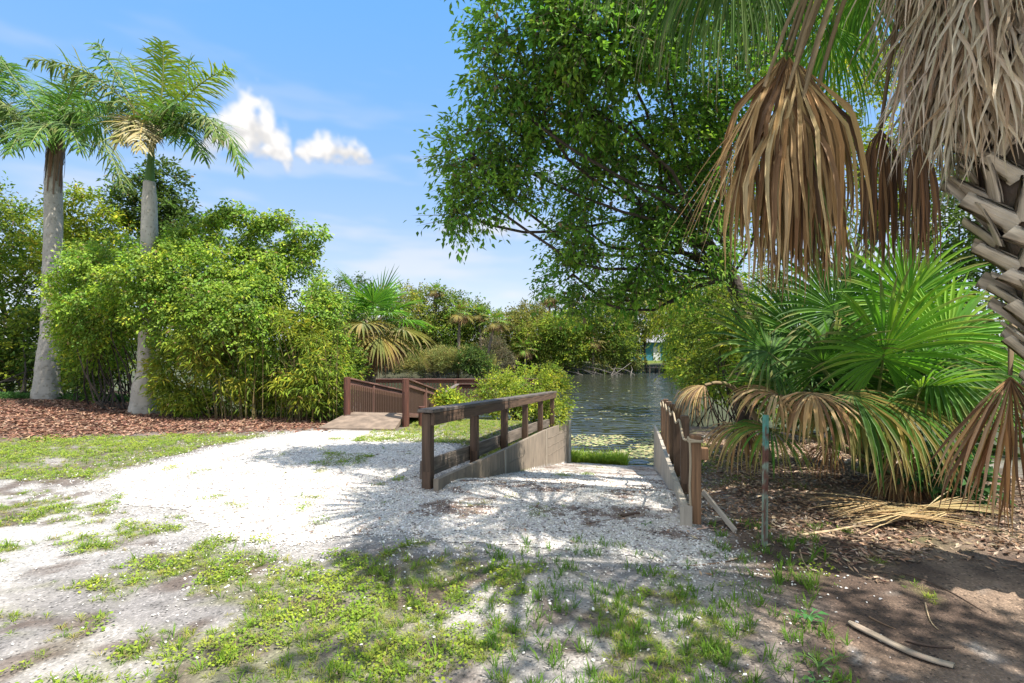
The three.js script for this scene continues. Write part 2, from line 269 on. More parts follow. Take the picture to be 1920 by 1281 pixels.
const gd = [-300, -120, -50, -20, -8, -3, -1, 0.4, 1.2, ...axis([[1.8, 8, 0.042], [8, 17, 0.09]])];
{
  const soil = new Geo(true), stone = new Geo(true), id = [], sid = new Map();
  gd.forEach((d, j) => gx.forEach((x, i) => { soil.v([x, height(x, d), -d], groundColor(x, d), x / 1.9, d / 1.9); id.push(gravelAt(x, d)); }));
  const W = gx.length, sv = (k) => { if (!sid.has(k)) { const x = soil.p[3 * k], d = -soil.p[3 * k + 2], n = fbm(x * 2.3, d * 2.3, 33, 4); let c = V.mul(C.gravel, 0.9 + 0.22 * n); c = V.mix(c, [0.17, 0.105, 0.075], rampDirt(x, d)); c = V.mix(c, C.turf, 0.7 * grassAt(x, d)); sid.set(k, stone.v([x, soil.p[3 * k + 1] + 0.006, -d], c, x / 1.25, d / 1.25)); } return sid.get(k); };
  for (let j = 0; j + 1 < gd.length; j++) for (let i = 0; i + 1 < W; i++) {
    const a = j * W + i, b = a + 1, c = a + W + 1, e = a + W;
    soil.quad(a, b, c, e);
    if (gd[j] > 1.7 && gd[j] < 16 && gx[i] > -7.4 && gx[i] < 5.5 && id[a] > 0 && id[b] > 0 && id[c] > 0 && id[e] > 0) stone.quad(sv(a), sv(b), sv(c), sv(e));
  }
  const g = soil.build('ground', M.soil, null, true, 'structure'); g.userData.label = 'sandy ground with brown dirt and thin grass';
  const p = stone.build('gravel_path', M.gravel, null, true, 'structure'); p.userData.label = 'white shell gravel path and launch ramp';
}
{
  const s = new THREE.Shape(LAKE.map(([x, d]) => { const cx = 2, cd = 38, k = 1.12, kd = 1.06; return new THREE.Vector2(cx + (x - cx) * k, cd + (d - cd) * (d < 20 ? 1.12 : kd)); }));
  const g = new THREE.ShapeGeometry(s); g.rotateX(-Math.PI / 2); const P = g.attributes.position, U = g.attributes.uv;
  for (let k = 0; k < P.count; k++) { P.setY(k, WATER); U.setXY(k, P.getX(k) / 15, P.getZ(k) / 15); }
  const m = place(new THREE.Mesh(g, M.water), 'pond_water', null, 'structure'); m.userData.label = 'dark rippled pond water';
}
// ---------------------------------------------------------------- plant building
const UP = [0, 1, 0];
function leaf(g, p, dir, up, len, wid, c, droop = 0.12) {
  let s = V.cross(dir, up); const l = V.len(s); s = l < 0.05 ? [1, 0, 0] : V.mul(s, 1 / l); const n = V.cross(s, dir);
  const m = V.mad(V.mad(p, dir, len * 0.42), n, wid * 0.22), tip = V.mad(V.mad(p, dir, len), [0, -1, 0], len * droop);
  const a = g.v(p, c), b = g.v(V.mad(m, s, wid / 2), c), t = g.v(tip, c), e = g.v(V.mad(m, s, -wid / 2), c);
  g.i.push(a, b, t, a, t, e);
}
// lumps: [centre, [rx, ry, rz], share]; leaves hang on short twigs set through the outer half of every lump
function foliage(g, lumps, o) {
  const { n, size, wide = 0.55, pal, twig = 0.3, per = 12, gap = 0.0, freq = 1.6, droop = 0.15, hang = 0.0, inner = 0.45, stems, upright = 0, near } = o;
  const tot = lumps.reduce((a, l) => a + l[1][0] * l[1][1] + l[1][1] * l[1][2], 0), spots = [];
  for (const [c, r] of lumps) {
    const k = Math.round(n * (r[0] * r[1] + r[1] * r[2]) / tot / per);
    for (let q = 0; q < k; q++) {
      const u = rdir(); if (near && u[2] < -0.45 && R() < near) u[2] *= -1;
      const f = inner + (1 - inner) * Math.pow(R(), 0.6), p = [c[0] + u[0] * r[0] * f, c[1] + u[1] * r[1] * f, c[2] + u[2] * r[2] * f];
      if (gap && vn3(p[0] * freq, p[1] * freq, p[2] * freq) < gap) continue;
      if (o.floor !== undefined && p[1] < o.floor) continue;
      let tw = V.norm([u[0] * 0.7 + rr(-0.7, 0.7), u[1] * 0.5 + rr(-0.5, 0.6) - hang + upright, u[2] * 0.7 + rr(-0.7, 0.7)]);
      const base = varied(V.mix(pal[Math.floor(R() * pal.length)], pal[Math.floor(R() * pal.length)], R()), 0.3), tl = twig * rr(0.6, 1.4);
      spots.push([p, tw, tl]);
      for (let j = 0; j < per; j++) {
        const t = (j + R()) / per, side = rdir(), lp = V.mad(V.mad(p, tw, tl * t), side, tl * 0.16);
        const d = V.norm([tw[0] * 0.55 + side[0] * 0.9, tw[1] * 0.55 + side[1] * 0.7 - hang * 0.5 + upright * 0.6, tw[2] * 0.55 + side[2] * 0.9]);
        const up = V.norm([u[0] * 0.4 + rr(-0.7, 0.7), 0.9 + rr(-0.5, 0.4), u[2] * 0.4 + rr(-0.7, 0.7)]);
        leaf(g, lp, d, up, size * rr(0.5, 1.4), size * wide * rr(0.6, 1.25), R() < 0.025 ? varied([0.3, 0.22, 0.09], 0.3) : varied(base, 0.2), droop);
      }
      if (stems) { const e = V.mad(p, tw, tl); const s = V.mul(V.norm(V.cross(tw, [0.3, 0.2, 0.9])), 0.006); const a = stems.v(V.add(p, s), stems.color), b = stems.v(V.sub(p, s), stems.color), t = stems.v(e, stems.color); stems.tri(a, b, t); }
    }
  }
  return spots;
}
const GREEN = { vine: [[0.217, 0.378, 0.028], [0.163, 0.306, 0.025], [0.308, 0.468, 0.035], [0.453, 0.548, 0.041], [0.236, 0.354, 0.056]], mid: [[0.172, 0.277, 0.024], [0.126, 0.222, 0.022], [0.251, 0.351, 0.034], [0.366, 0.407, 0.034]], deep: [[0.080, 0.147, 0.022], [0.114, 0.194, 0.024], [0.068, 0.120, 0.022]], lime: [[0.389, 0.481, 0.034], [0.275, 0.388, 0.034], [0.526, 0.517, 0.039], [0.206, 0.296, 0.034]], bamboo: [[0.319, 0.388, 0.034], [0.226, 0.332, 0.031], [0.431, 0.443, 0.045], [0.150, 0.240, 0.028]], grey: [[0.343, 0.351, 0.105], [0.251, 0.286, 0.077], [0.435, 0.407, 0.133]], olive: [[0.206, 0.222, 0.039], [0.149, 0.176, 0.034], [0.297, 0.277, 0.050]] };
const BARK = [0.16, 0.125, 0.095], DARKBARK = [0.085, 0.065, 0.05];
function limb(g, a, b, r0, r1, sides = 6, wob = 0.12, col = BARK) {
  const L = V.len(V.sub(b, a)), n = Math.max(3, Math.round(L / 0.5)), pts = [];
  const o1 = V.mul(rdir(), L * wob), o2 = V.mul(rdir(), L * wob * 0.6);
  for (let k = 0; k <= n; k++) { const t = k / n, q = Math.sin(t * Math.PI), q2 = Math.sin(t * 6.28); pts.push(V.mad(V.mad(V.mix(a, b, t), o1, q), o2, q2)); }
  tube(g, pts, (t) => lerp(r0, r1, t), sides, () => varied(col, 0.1), 1.5); return pts;
}
function tree(name, label, base, lumps, o, group) {
  const t = thing(name, label, o.category ?? 'tree', base, group), wood = new Geo(true), g = new Geo();
  const col = o.bark ?? BARK, r = o.trunk ?? 0.12;
  const mid = lumps.reduce((a, l) => V.mad(a, l[0], 1 / lumps.length), [0, 0, 0]), fork = o.fork ?? V.mix(base, [lerp(base[0], mid[0], 0.7), mid[1], lerp(base[2], mid[2], 0.7)], 0.5);
  const tp = limb(wood, V.add(base, [0, -0.25, 0]), fork, r, r * 0.7, 8, 0.05, col);
  const twigs = o.twigs ? Object.assign(new Geo(), { color: col }) : null;
  const spots = foliage(g, lumps, { ...o, stems: twigs });
  for (const [c, lr] of lumps) { limb(wood, fork, c, r * (o.limbs ?? 0.45), r * 0.12, 6, 0.12, col); }
  if (o.sub) for (let k = 0; k < spots.length; k += o.sub) { let b = lumps[0]; let bd = 1e9; for (const l of lumps) { const e = V.len(V.sub(l[0], spots[k][0])); if (e < bd) { bd = e; b = l; } } limb(wood, b[0], spots[k][0], r * 0.13, r * 0.04, 4, 0.14, col); }
  wood.build('trunk', M.bark, t, true); g.build('crown', o.mat ?? M.leafMatt, t, false, 'stuff');
  if (twigs && !twigs.empty) twigs.build('twigs', M.stem, t, false, 'stuff');
  return t;
}
function shrub(name, label, base, lumps, o, group) {
  const t = thing(name, label, o.category ?? 'shrub', base, group), wood = new Geo(true), g = new Geo();
  foliage(g, lumps, o);
  for (const [c, lr] of lumps) for (let k = 0; k < (o.stemsPer ?? 3); k++) limb(wood, V.add(base, [rr(-0.4, 0.4) * (o.foot ?? 0.6), -0.1, rr(-0.4, 0.4) * (o.foot ?? 0.6)]), V.add(c, [rr(-0.5, 0.5) * lr[0], rr(-0.2, 0.5) * lr[1], rr(-0.5, 0.5) * lr[2]]), o.stemR ?? 0.02, (o.stemR ?? 0.02) * 0.4, 4, 0.1, o.bark ?? BARK);
  wood.build('stems', M.bark, t, true, 'stuff'); g.build('foliage', o.mat ?? M.leafMatt, t, false, 'stuff');
  return t;
}
const lump = (px, py, d, rx, ry, rz) => [at(px, py, d), [rx * d / FOCAL, ry * d / FOCAL, rz ?? Math.min(rx, ry) * d / FOCAL]];
const onGround = (px, d) => { const x = (px - 960) / FOCAL * d; return [x, height(x, d), -d]; };

// ------- a feather frond: rachis through three points, drooping leaflets on both sides
function feather(parent, a, b, c, o = {}) {
  const { n = 46, L = 0.5, w = 0.032, pal = [[0.11, 0.25, 0.022], [0.17, 0.32, 0.028], [0.07, 0.165, 0.018]], droop = 0.85, rac = [0.22, 0.26, 0.07], dead = 0 } = o;
  const pts = bez(a, V.mad(b, V.sub(b, V.mix(a, c, 0.5)), 1), c, 14), g = new Geo(), st = new Geo();
  const tip = varied(pal[Math.floor(R() * pal.length)], 0.1);
  for (let k = 0; k < n; k++) for (const sd of [-1, 1]) for (const tilt of [0.5, -0.1]) {
    const t = 0.13 + 0.87 * (k + R() * 0.6) / n; const f = t * 14, i = Math.min(13, Math.floor(f)), p = V.mix(pts[i], pts[i + 1], f - i), tg = V.norm(V.sub(pts[i + 1], pts[i]));
    let s = V.cross(tg, UP); s = V.len(s) < 0.1 ? [1, 0, 0] : V.norm(s); const nn = V.cross(s, tg);
    const len = L * rr(0.8, 1.15) * (0.5 + 0.75 * Math.sin(Math.PI * Math.min(1, 0.16 + t * 0.84)) ) * (t > 0.93 ? 0.7 : 1);
    let d = V.norm(V.add(V.add(V.mul(s, sd * rr(0.5, 1)), V.mul(tg, rr(0.25, 0.95))), V.mul(nn, tilt + rr(-0.45, 0.45)))); let q = p, prev = []; const lk = rr(0.5, 1.6); const col = varied(V.mix(pal[Math.floor(R() * pal.length)], tip, 0.4), 0.16);
    for (let j = 0; j <= 4; j++) {
      const tt = j / 4, ww = w * (j === 4 ? 0.05 : 1 - 0.55 * tt) * (j === 0 ? 0.6 : 1); let ws = V.cross(d, nn); ws = V.len(ws) < 0.05 ? tg : V.norm(ws);
      const cc = tt > 0.7 && R() < 0.25 ? V.mix(col, [0.25, 0.19, 0.07], 0.6) : col; const A = g.v(V.mad(q, ws, ww / 2), cc), B = g.v(V.mad(q, ws, -ww / 2), cc);
      if (j) g.quad(prev[0], prev[1], B, A); prev = [A, B];
      d = V.norm(V.add(d, [rr(-0.12, 0.12), -droop * 0.34 * lk, rr(-0.12, 0.12)])); q = V.mad(q, d, len / 4);
    }
  }
  tube(st, pts, (t) => lerp(0.035, 0.006, t), 5, () => rac);
  const m = g.build('frond', dead ? M.dry : M.leaf, parent); st.build('rachis', M.stem, m, true); return m;
}
// ------- a fan frond: pleated blades round the hub, each its own strip; hanging and curling when dead
function fan(parent, o) {
  const { base, hub, f, n, L, spread = 2.2, N = 40, droop = 0.35, curl = 0.03, join = 0.42, cup = 0.25, pal, tipc, tipShare = 0.2, dead = false, name = dead ? 'dead_frond' : 'frond', petR = 0.018, petc = dead ? [0.24, 0.17, 0.09] : [0.17, 0.22, 0.06], w = 1, sway = 0, secs = 5, mat, fold = 0.3, costa = 0.25, hangAt = 0 } = o;
  const g = new Geo(), F = V.norm(f), S = V.norm(V.cross(F, n)), Nn = V.norm(V.cross(S, F)), shade = varied([1, 1, 1], 0.12);
  for (let k = 0; k < N; k++) {
    const a = lerp(-spread, spread, (k + 0.5 + rr(-0.2, 0.2)) / N), half = spread / N;
    let d = V.norm(V.add(V.add(V.mul(F, Math.cos(a)), V.mul(S, Math.sin(a))), V.mul(Nn, cup * (1 - Math.cos(a)) * 0.5 + rr(-0.05, 0.05))));
    const len = L * (0.7 + 0.3 * Math.cos(a * 0.6)) * rr(0.88, 1.08), c0 = varied(pal[Math.floor(R() * pal.length)], 0.1).map((x, q) => x * shade[q]);
    let p = V.mad(hub, F, L * costa * Math.max(0, Math.cos(a)) * 0.35), prev = null; const tipped = R() < tipShare, dr = droop * rr(0.7, 1.35);
    for (let j = 0; j <= secs; j++) {
      const t = j / secs, wj = Math.tan(half) * len * join * 1.12 * w, ww = t < join ? Math.max(0.004, Math.tan(half) * len * t * 1.12 * w) : wj * Math.max(0.03, 1 - Math.pow((t - join) / (1 - join), 1.5));
      let sv = V.cross(d, Nn); sv = V.len(sv) < 0.08 ? S : V.norm(sv); const nv = V.cross(sv, d);
      const c = tipped && tipc && t > 0.55 ? V.mix(c0, tipc, smooth(0.5, 0.95, t)) : c0;
      const A = g.v(V.mad(p, sv, ww), c), B = g.v(V.mad(p, nv, -ww * fold * 2), c), D = g.v(V.mad(p, sv, -ww), c);
      if (prev) { g.quad(prev[0], prev[1], B, A); g.quad(prev[1], prev[2], D, B); } prev = [A, B, D];
      d = V.norm(V.add(d, [rr(-curl, curl) + sway * 0.1, -dr * (0.15 + t) * 5 / secs, rr(-curl, curl)])); if (hangAt && t >= hangAt) d = V.norm(V.mix(d, [rr(-0.09, 0.09), -1, rr(-0.09, 0.09)], 0.5)); p = V.mad(p, d, len / secs);
    }
  }
  const m = g.build(name, mat ?? (dead ? M.dry : M.leaf), parent);
  if (base) { const st = new Geo(), ctrl = o.ctrl ?? V.mad(hub, F, -V.len(V.sub(hub, base)) * 0.45); const cs = bez(base, ctrl, V.mad(hub, F, L * 0.05), 8); tube(st, cs, (t) => lerp(petR * 1.5, petR * 0.7, t), 5, () => petc); st.build('stalk', M.stem, m, true); }
  return m;
}
const FANP = { hung: [[0.105, 0.2, 0.04], [0.16, 0.25, 0.065], [0.07, 0.145, 0.028]], live: [[0.095, 0.235, 0.02], [0.135, 0.30, 0.025], [0.065, 0.17, 0.018]], bright: [[0.17, 0.40, 0.022], [0.12, 0.32, 0.02], [0.26, 0.47, 0.03]], yellow: [[0.26, 0.24, 0.045], [0.19, 0.22, 0.045], [0.33, 0.26, 0.06]], tan: [[0.48, 0.31, 0.13], [0.34, 0.2, 0.08], [0.56, 0.40, 0.20], [0.22, 0.12, 0.05]], grey: [[0.66, 0.55, 0.41], [0.58, 0.47, 0.33], [0.72, 0.61, 0.46], [0.44, 0.31, 0.19]], brown: [[0.25, 0.145, 0.07], [0.19, 0.10, 0.05], [0.32, 0.20, 0.11]], dark: [[0.23, 0.115, 0.045], [0.14, 0.07, 0.03], [0.3, 0.17, 0.075], [0.1, 0.05, 0.024]], rust: [[0.36, 0.19, 0.07], [0.22, 0.11, 0.042], [0.45, 0.27, 0.11], [0.13, 0.068, 0.032]] };
function upNormal(f) { const u = V.norm(f); let n = V.mad(UP, u, -V.dot(UP, u)); if (V.len(n) < 0.2) n = [-u[0] + 0.1, 0.15, 0.5]; return V.norm(n); }
// ------- a cabbage palm of any size: trunk, boots, fans round the bud, dead fans under them
function cabbagePalm(name, label, base, top, o, group) {
  const { r = 0.17, pet = 0.9, L = 0.8, live = 16, dead = 5, N = 30, boots = 0, yellow = 0.3, lean = 0.3 } = o;
  const t = thing(name, label, 'palm tree', base, group), tr = new Geo(true), pts = bez(V.add(base, [0, -0.2, 0]), [lerp(base[0], top[0], lean), lerp(base[1], top[1], 0.5), lerp(base[2], top[2], lean)], top, 10);
  tube(tr, pts, (q) => (a) => r * (1 + 0.25 * Math.exp(-q * 9)) * (1 + 0.05 * Math.sin(a * 5 + q * 40)), 12, () => varied(o.bark ?? [0.25, 0.2, 0.15], 0.15), 1.2); tr.build('trunk', M.bark, t, true);
  for (let k = 0; k < boots; k++) { const q = 1 - k / boots * (o.bootSpan ?? 0.75), f = q * 10, i = Math.min(9, Math.floor(f)), p = V.mix(pts[i], pts[i + 1], f - i), a = k * 2.4, out = [Math.cos(a), 0, Math.sin(a)], g = new Geo(), c = varied([0.36, 0.29, 0.21], 0.2); const e = V.add(V.mad(p, out, r * 1.9), [rr(-0.05, 0.05), r * 1.8, rr(-0.05, 0.05)]); tube(g, [V.mad(p, out, r * 0.8), V.mad(V.mix(p, e, 0.6), [0, -1, 0], 0.02), e], (x) => lerp(r * 0.42, r * 0.2, x), 4, () => c); g.build('boot', M.stem, t); }
  for (let k = 0; k < live; k++) {
    const a = k * 2.39996 + 0.4, u = (k + 0.5) / live, el = lerp(1.35, -0.6, Math.pow(u, 0.85)), d = [Math.cos(el) * Math.cos(a), Math.sin(el), Math.cos(el) * Math.sin(a)], pl = pet * rr(0.8, 1.15) * (0.75 + 0.25 * u);
    const hub = V.add(V.mad(top, d, pl), [0, -0.12 * pl * (1 - Math.abs(d[1])), 0]), F = V.norm(V.add(d, [0, -0.22, 0]));
    const y = u > 1 - yellow;
    fan(t, { base: top, hub, f: F, n: upNormal(F), L: L * rr(0.85, 1.12), N, droop: lerp(0.12, 0.5, u), pal: y ? FANP.yellow : (o.pal ?? FANP.live), tipc: [0.3, 0.22, 0.09], tipShare: y ? 0.6 : 0.15, petR: 0.014 * (o.petScale ?? 1), cup: 0.5, secs: o.secs ?? 5 });
  }
  for (let k = 0; k < dead; k++) { const a = k * 2.39996 + 1.1 + (o.deadTurn ?? 0), hub = V.add(top, [Math.cos(a) * (r + pet * 0.42), -pet * rr(0.15, 0.4), Math.sin(a) * (r + pet * 0.42)]), F = V.norm([Math.cos(a) * 0.55, -1, Math.sin(a) * 0.55]); fan(t, { base: top, ctrl: V.add(V.mix(top, hub, 0.5), [0, pet * 0.3, 0]), hub, f: F, n: V.norm([Math.cos(a), 0.5, Math.sin(a)]), L: L * rr(0.75, 1.0), N: Math.round(N * 0.8), spread: 1.3, droop: 0.9, curl: 0.12, pal: R() < 0.5 ? FANP.tan : FANP.brown, dead: true, secs: o.secs ?? 5 }); }
  return t;
}
// ---------------------------------------------------------------- retaining walls, fences, boardwalk
const onRamp = (s, q, y) => { const [x, d] = fromRamp(s, q); return [x, y, -d]; };
function wallPanel(parent, s0, s1, q, th, mat, name = 'panel', drop = 0.35, rise = 0) {     // a board slab between s0 and s1: sloped top, foot below the ramp floor
  const g = new THREE.BufferGeometry(), n = 6, pos = [], uv = [], idx = [];
  const put = (a, u, v) => { pos.push(...a); uv.push(u, v); return pos.length / 3 - 1; };
  const face = (A, B, C2, D, f) => { const k = [A, B, C2, D].map((p) => put(p, ...f(p))); idx.push(k[0], k[1], k[2], k[0], k[2], k[3]); };
  const o = origin.get(parent), P = (s, qq, y) => V.sub(onRamp(s, qq, y), o), fs = (p) => [along(p[0] + o[0], -(p[2] + o[2])) * 0.7, p[1] * 0.9];
  for (let k = 0; k < n; k++) {
    const a = lerp(s0, s1, k / n), b = lerp(s0, s1, (k + 1) / n), ta = wallTop(a) + rise, tb = wallTop(b) + rise, la = rampFloor(a) - drop, lb = rampFloor(b) - drop, l = q - th / 2, r = q + th / 2;
    face(P(a, r, la), P(b, r, lb), P(b, r, tb), P(a, r, ta), fs); face(P(b, l, lb), P(a, l, la), P(a, l, ta), P(b, l, tb), fs); face(P(a, l, ta), P(a, r, ta), P(b, r, tb), P(b, l, tb), (p) => [p[0], p[2] * 0.7]);
    if (k === 0) face(P(a, l, la), P(a, r, la), P(a, r, ta), P(a, l, ta), (p) => [p[0], p[1]]);
    if (k === n - 1) face(P(b, r, lb), P(b, l, lb), P(b, l, tb), P(b, r, tb), (p) => [p[0], p[1]]);
  }
  g.setAttribute('position', new THREE.Float32BufferAttribute(pos, 3)); g.setAttribute('uv', new THREE.Float32BufferAttribute(uv, 2)); g.setIndex(idx); g.computeVertexNormals();
  const m = new THREE.Mesh(g, mat); m.position.set(...o); return place(m, name, parent);
}
const sideDouble = (m) => { m.side = THREE.DoubleSide; return m; }; sideDouble(M.wall); sideDouble(M.wallPale);
{
  const w = thing('retaining_wall', 'grey weathered retaining wall below the dark rail on the left of the launch ramp', 'retaining wall', onRamp(5.04, QL, 0));
  for (const [a, b] of [[5.04, 6.86], [6.872, 11.3], [11.312, 14.75]]) wallPanel(w, a, b, QL - 0.025, 0.06, M.wall);
  wallPanel(w, 14.76, 15.3, QL - 0.01, 0.11, M.wallPale, 'end_pillar', 0.35, 0.06);
  for (const [s, wd] of [[7.75, 0.09], [11.3, 0.05]]) wallPanel(w, s - wd / 2, s + wd / 2, QL + 0.012, 0.012, M.wallPale, 'sunstreak_joint_strip', 0.35, -0.004);  // nearer strip paints a streak of sunlight on the panel; farther covers the joint
  for (const [s0, s1, k] of [[11.6, 14.7, 0.22], [11.6, 14.7, 0.42], [11.6, 14.7, 0.62], [6.95, 9, 0.26]]) { beam('batten', onRamp(s0, QL + 0.008, wallTop(s0) - k), onRamp(s1, QL + 0.008, wallTop(s1) - k), 0.008, 0.016, M.wall, w, 0); }
  const w2 = thing('retaining_wall', 'pale grey retaining wall beside the rope posts on the right of the launch ramp', 'retaining wall', onRamp(4.7, QR, 0));
  for (const [a, b] of [[4.7, 8.2], [8.212, 11.8], [11.812, 15.2]]) wallPanel(w2, a, b, QR + 0.025, 0.055, M.wallPale);
  wallPanel(w2, 4.66, 4.698, QR + 0.03, 0.1, M.wallPale, 'end_board', 0.3, 0.012);
}
{
  const f = thing('timber_railing', 'dark brown timber railing with six posts above the grey retaining wall', 'railing', onRamp(5.15, QL - 0.17, 0));
  const q = QL - 0.17, S = [0, 1, 2, 3, 4, 5].map((k) => 5.16 + k * 1.6), top = (s) => lerp(0.86, 0.29, (s - 5.16) / 8.0), foot = (s) => wallTop(s) - 0.3;
  for (const s of S) box('post', onRamp(s, q, (top(s) - 0.045 + foot(s)) / 2), 0.105, top(s) - 0.045 - foot(s), 0.105, M.brownWood, f, -0.25, 0.006);
  beam('rail', onRamp(5.1, q + 0.078, top(5.1) - 0.105), onRamp(13.25, q + 0.078, top(13.25) - 0.105), 0.042, 0.135, M.brownWood, f);
  beam('cap', onRamp(5.06, q + 0.01, top(5.06) - 0.018), onRamp(13.3, q + 0.01, top(13.3) - 0.018), 0.19, 0.04, M.capWood, f, 0.008);
  for (let k = 0; k < 5; k++) beam('kick_board', onRamp(S[k] + 0.005, q - 0.082, wallTop(S[k]) + 0.06), onRamp(S[k + 1] - 0.005, q - 0.082, wallTop(S[k + 1]) + 0.06), 0.04, 0.2, M.greyWood, f);
  const e = onRamp(14.95, QL - 0.16, 0); const p = box('stub_post', [e[0], wallTop(14.95) + 0.05, e[2]], 0.11, 0.9, 0.11, M.brownWood, null, -0.25, 0.006); tag(p, 'short dark post standing beyond the far end of the dark railing', 'post');
}
{
  const S = [0, 1.12, 2.26, 3.4, 4.5, 5.6, 6.9], H = [0.77, 0.78, 0.72, 0.64, 0.55, 0.47, 0.3], q = QR + 0.115, tops = [], words = ['nearest', 'second', 'third', 'fourth', 'fifth', 'sixth', 'farthest'];
  S.forEach((ds, k) => {
    const s = 4.78 + ds, g = bankTop(s) - 0.35, c = onRamp(s, q, (g + H[k]) / 2), turn = -0.25 + rr(-0.06, 0.06);
    const p = box('rope_post', c, 0.092, H[k] - g, 0.092, k ? M.brownTan : M.tanWood, null, turn, 0.007);
    tag(p, `${words[k]} wooden post of the rope fence on the right of the ramp`, 'post', 'rope fence posts'); tops.push(onRamp(s, q, H[k] - 0.05));
  });
  const r = new Geo(), pts = [];
  const lo = -0.058;
  for (let k = 0; k < tops.length; k++) { const side = (p, dy) => { const s = along(p[0], -p[2]), qq = across(p[0], -p[2]); return onRamp(s, qq + lo, p[1] + dy); }; pts.push(side(tops[k], 0)); if (k + 1 < tops.length) pts.push(V.add(V.mix(side(tops[k], 0), side(tops[k + 1], 0), 0.5), [0, -0.09, 0])); }
  tube(r, spline(pts, 90), () => 0.011, 6, () => [1, 1, 1]);
  const a = tops[0], loops = []; for (let k = 0; k <= 48; k++) { const u = k / 48 * 6.28 * 2, w = 0.056 / Math.max(Math.abs(Math.cos(u)), Math.abs(Math.sin(u)), 0.8), v = u + 0.25; loops.push([a[0] + w * Math.cos(v), a[1] - 0.01 + k * 0.0006 + 0.006 * Math.sin(u * 1.5), a[2] + w * Math.sin(v)]); }
  tube(r, loops, () => 0.0115, 6, () => [1, 1, 1]);
  const s0 = along(a[0], -a[2]), q0 = across(a[0], -a[2]), tail = [0, 0.2, 0.4, 0.6, 0.72].map((y, k) => onRamp(s0 - 0.052, q0 - 0.05 + 0.006 * (k % 2), a[1] - y)); tube(r, spline(tail, 20), () => 0.0105, 6, () => [1, 1, 1]);
  const m = r.build('rope', M.rope, null, true); tag(m, 'tan rope looped along the tops of the fence posts', 'rope');
  const b = beam('brace_board', onRamp(4.95, QR + 0.2, 0.22), onRamp(4.6, QR + 0.42, 0.0), 0.022, 0.045, M.wallPale, null, 0.003); tag(b, 'thin pale board leaning at the foot of the nearest rope post', 'board');
  const c = box('cleat', onRamp(5.0, QR + 0.215, 0.56), 0.07, 0.11, 0.07, M.tanWood, null, -0.25, 0.006); tag(c, 'short wooden block bolted behind the nearest rope post', 'block');
}
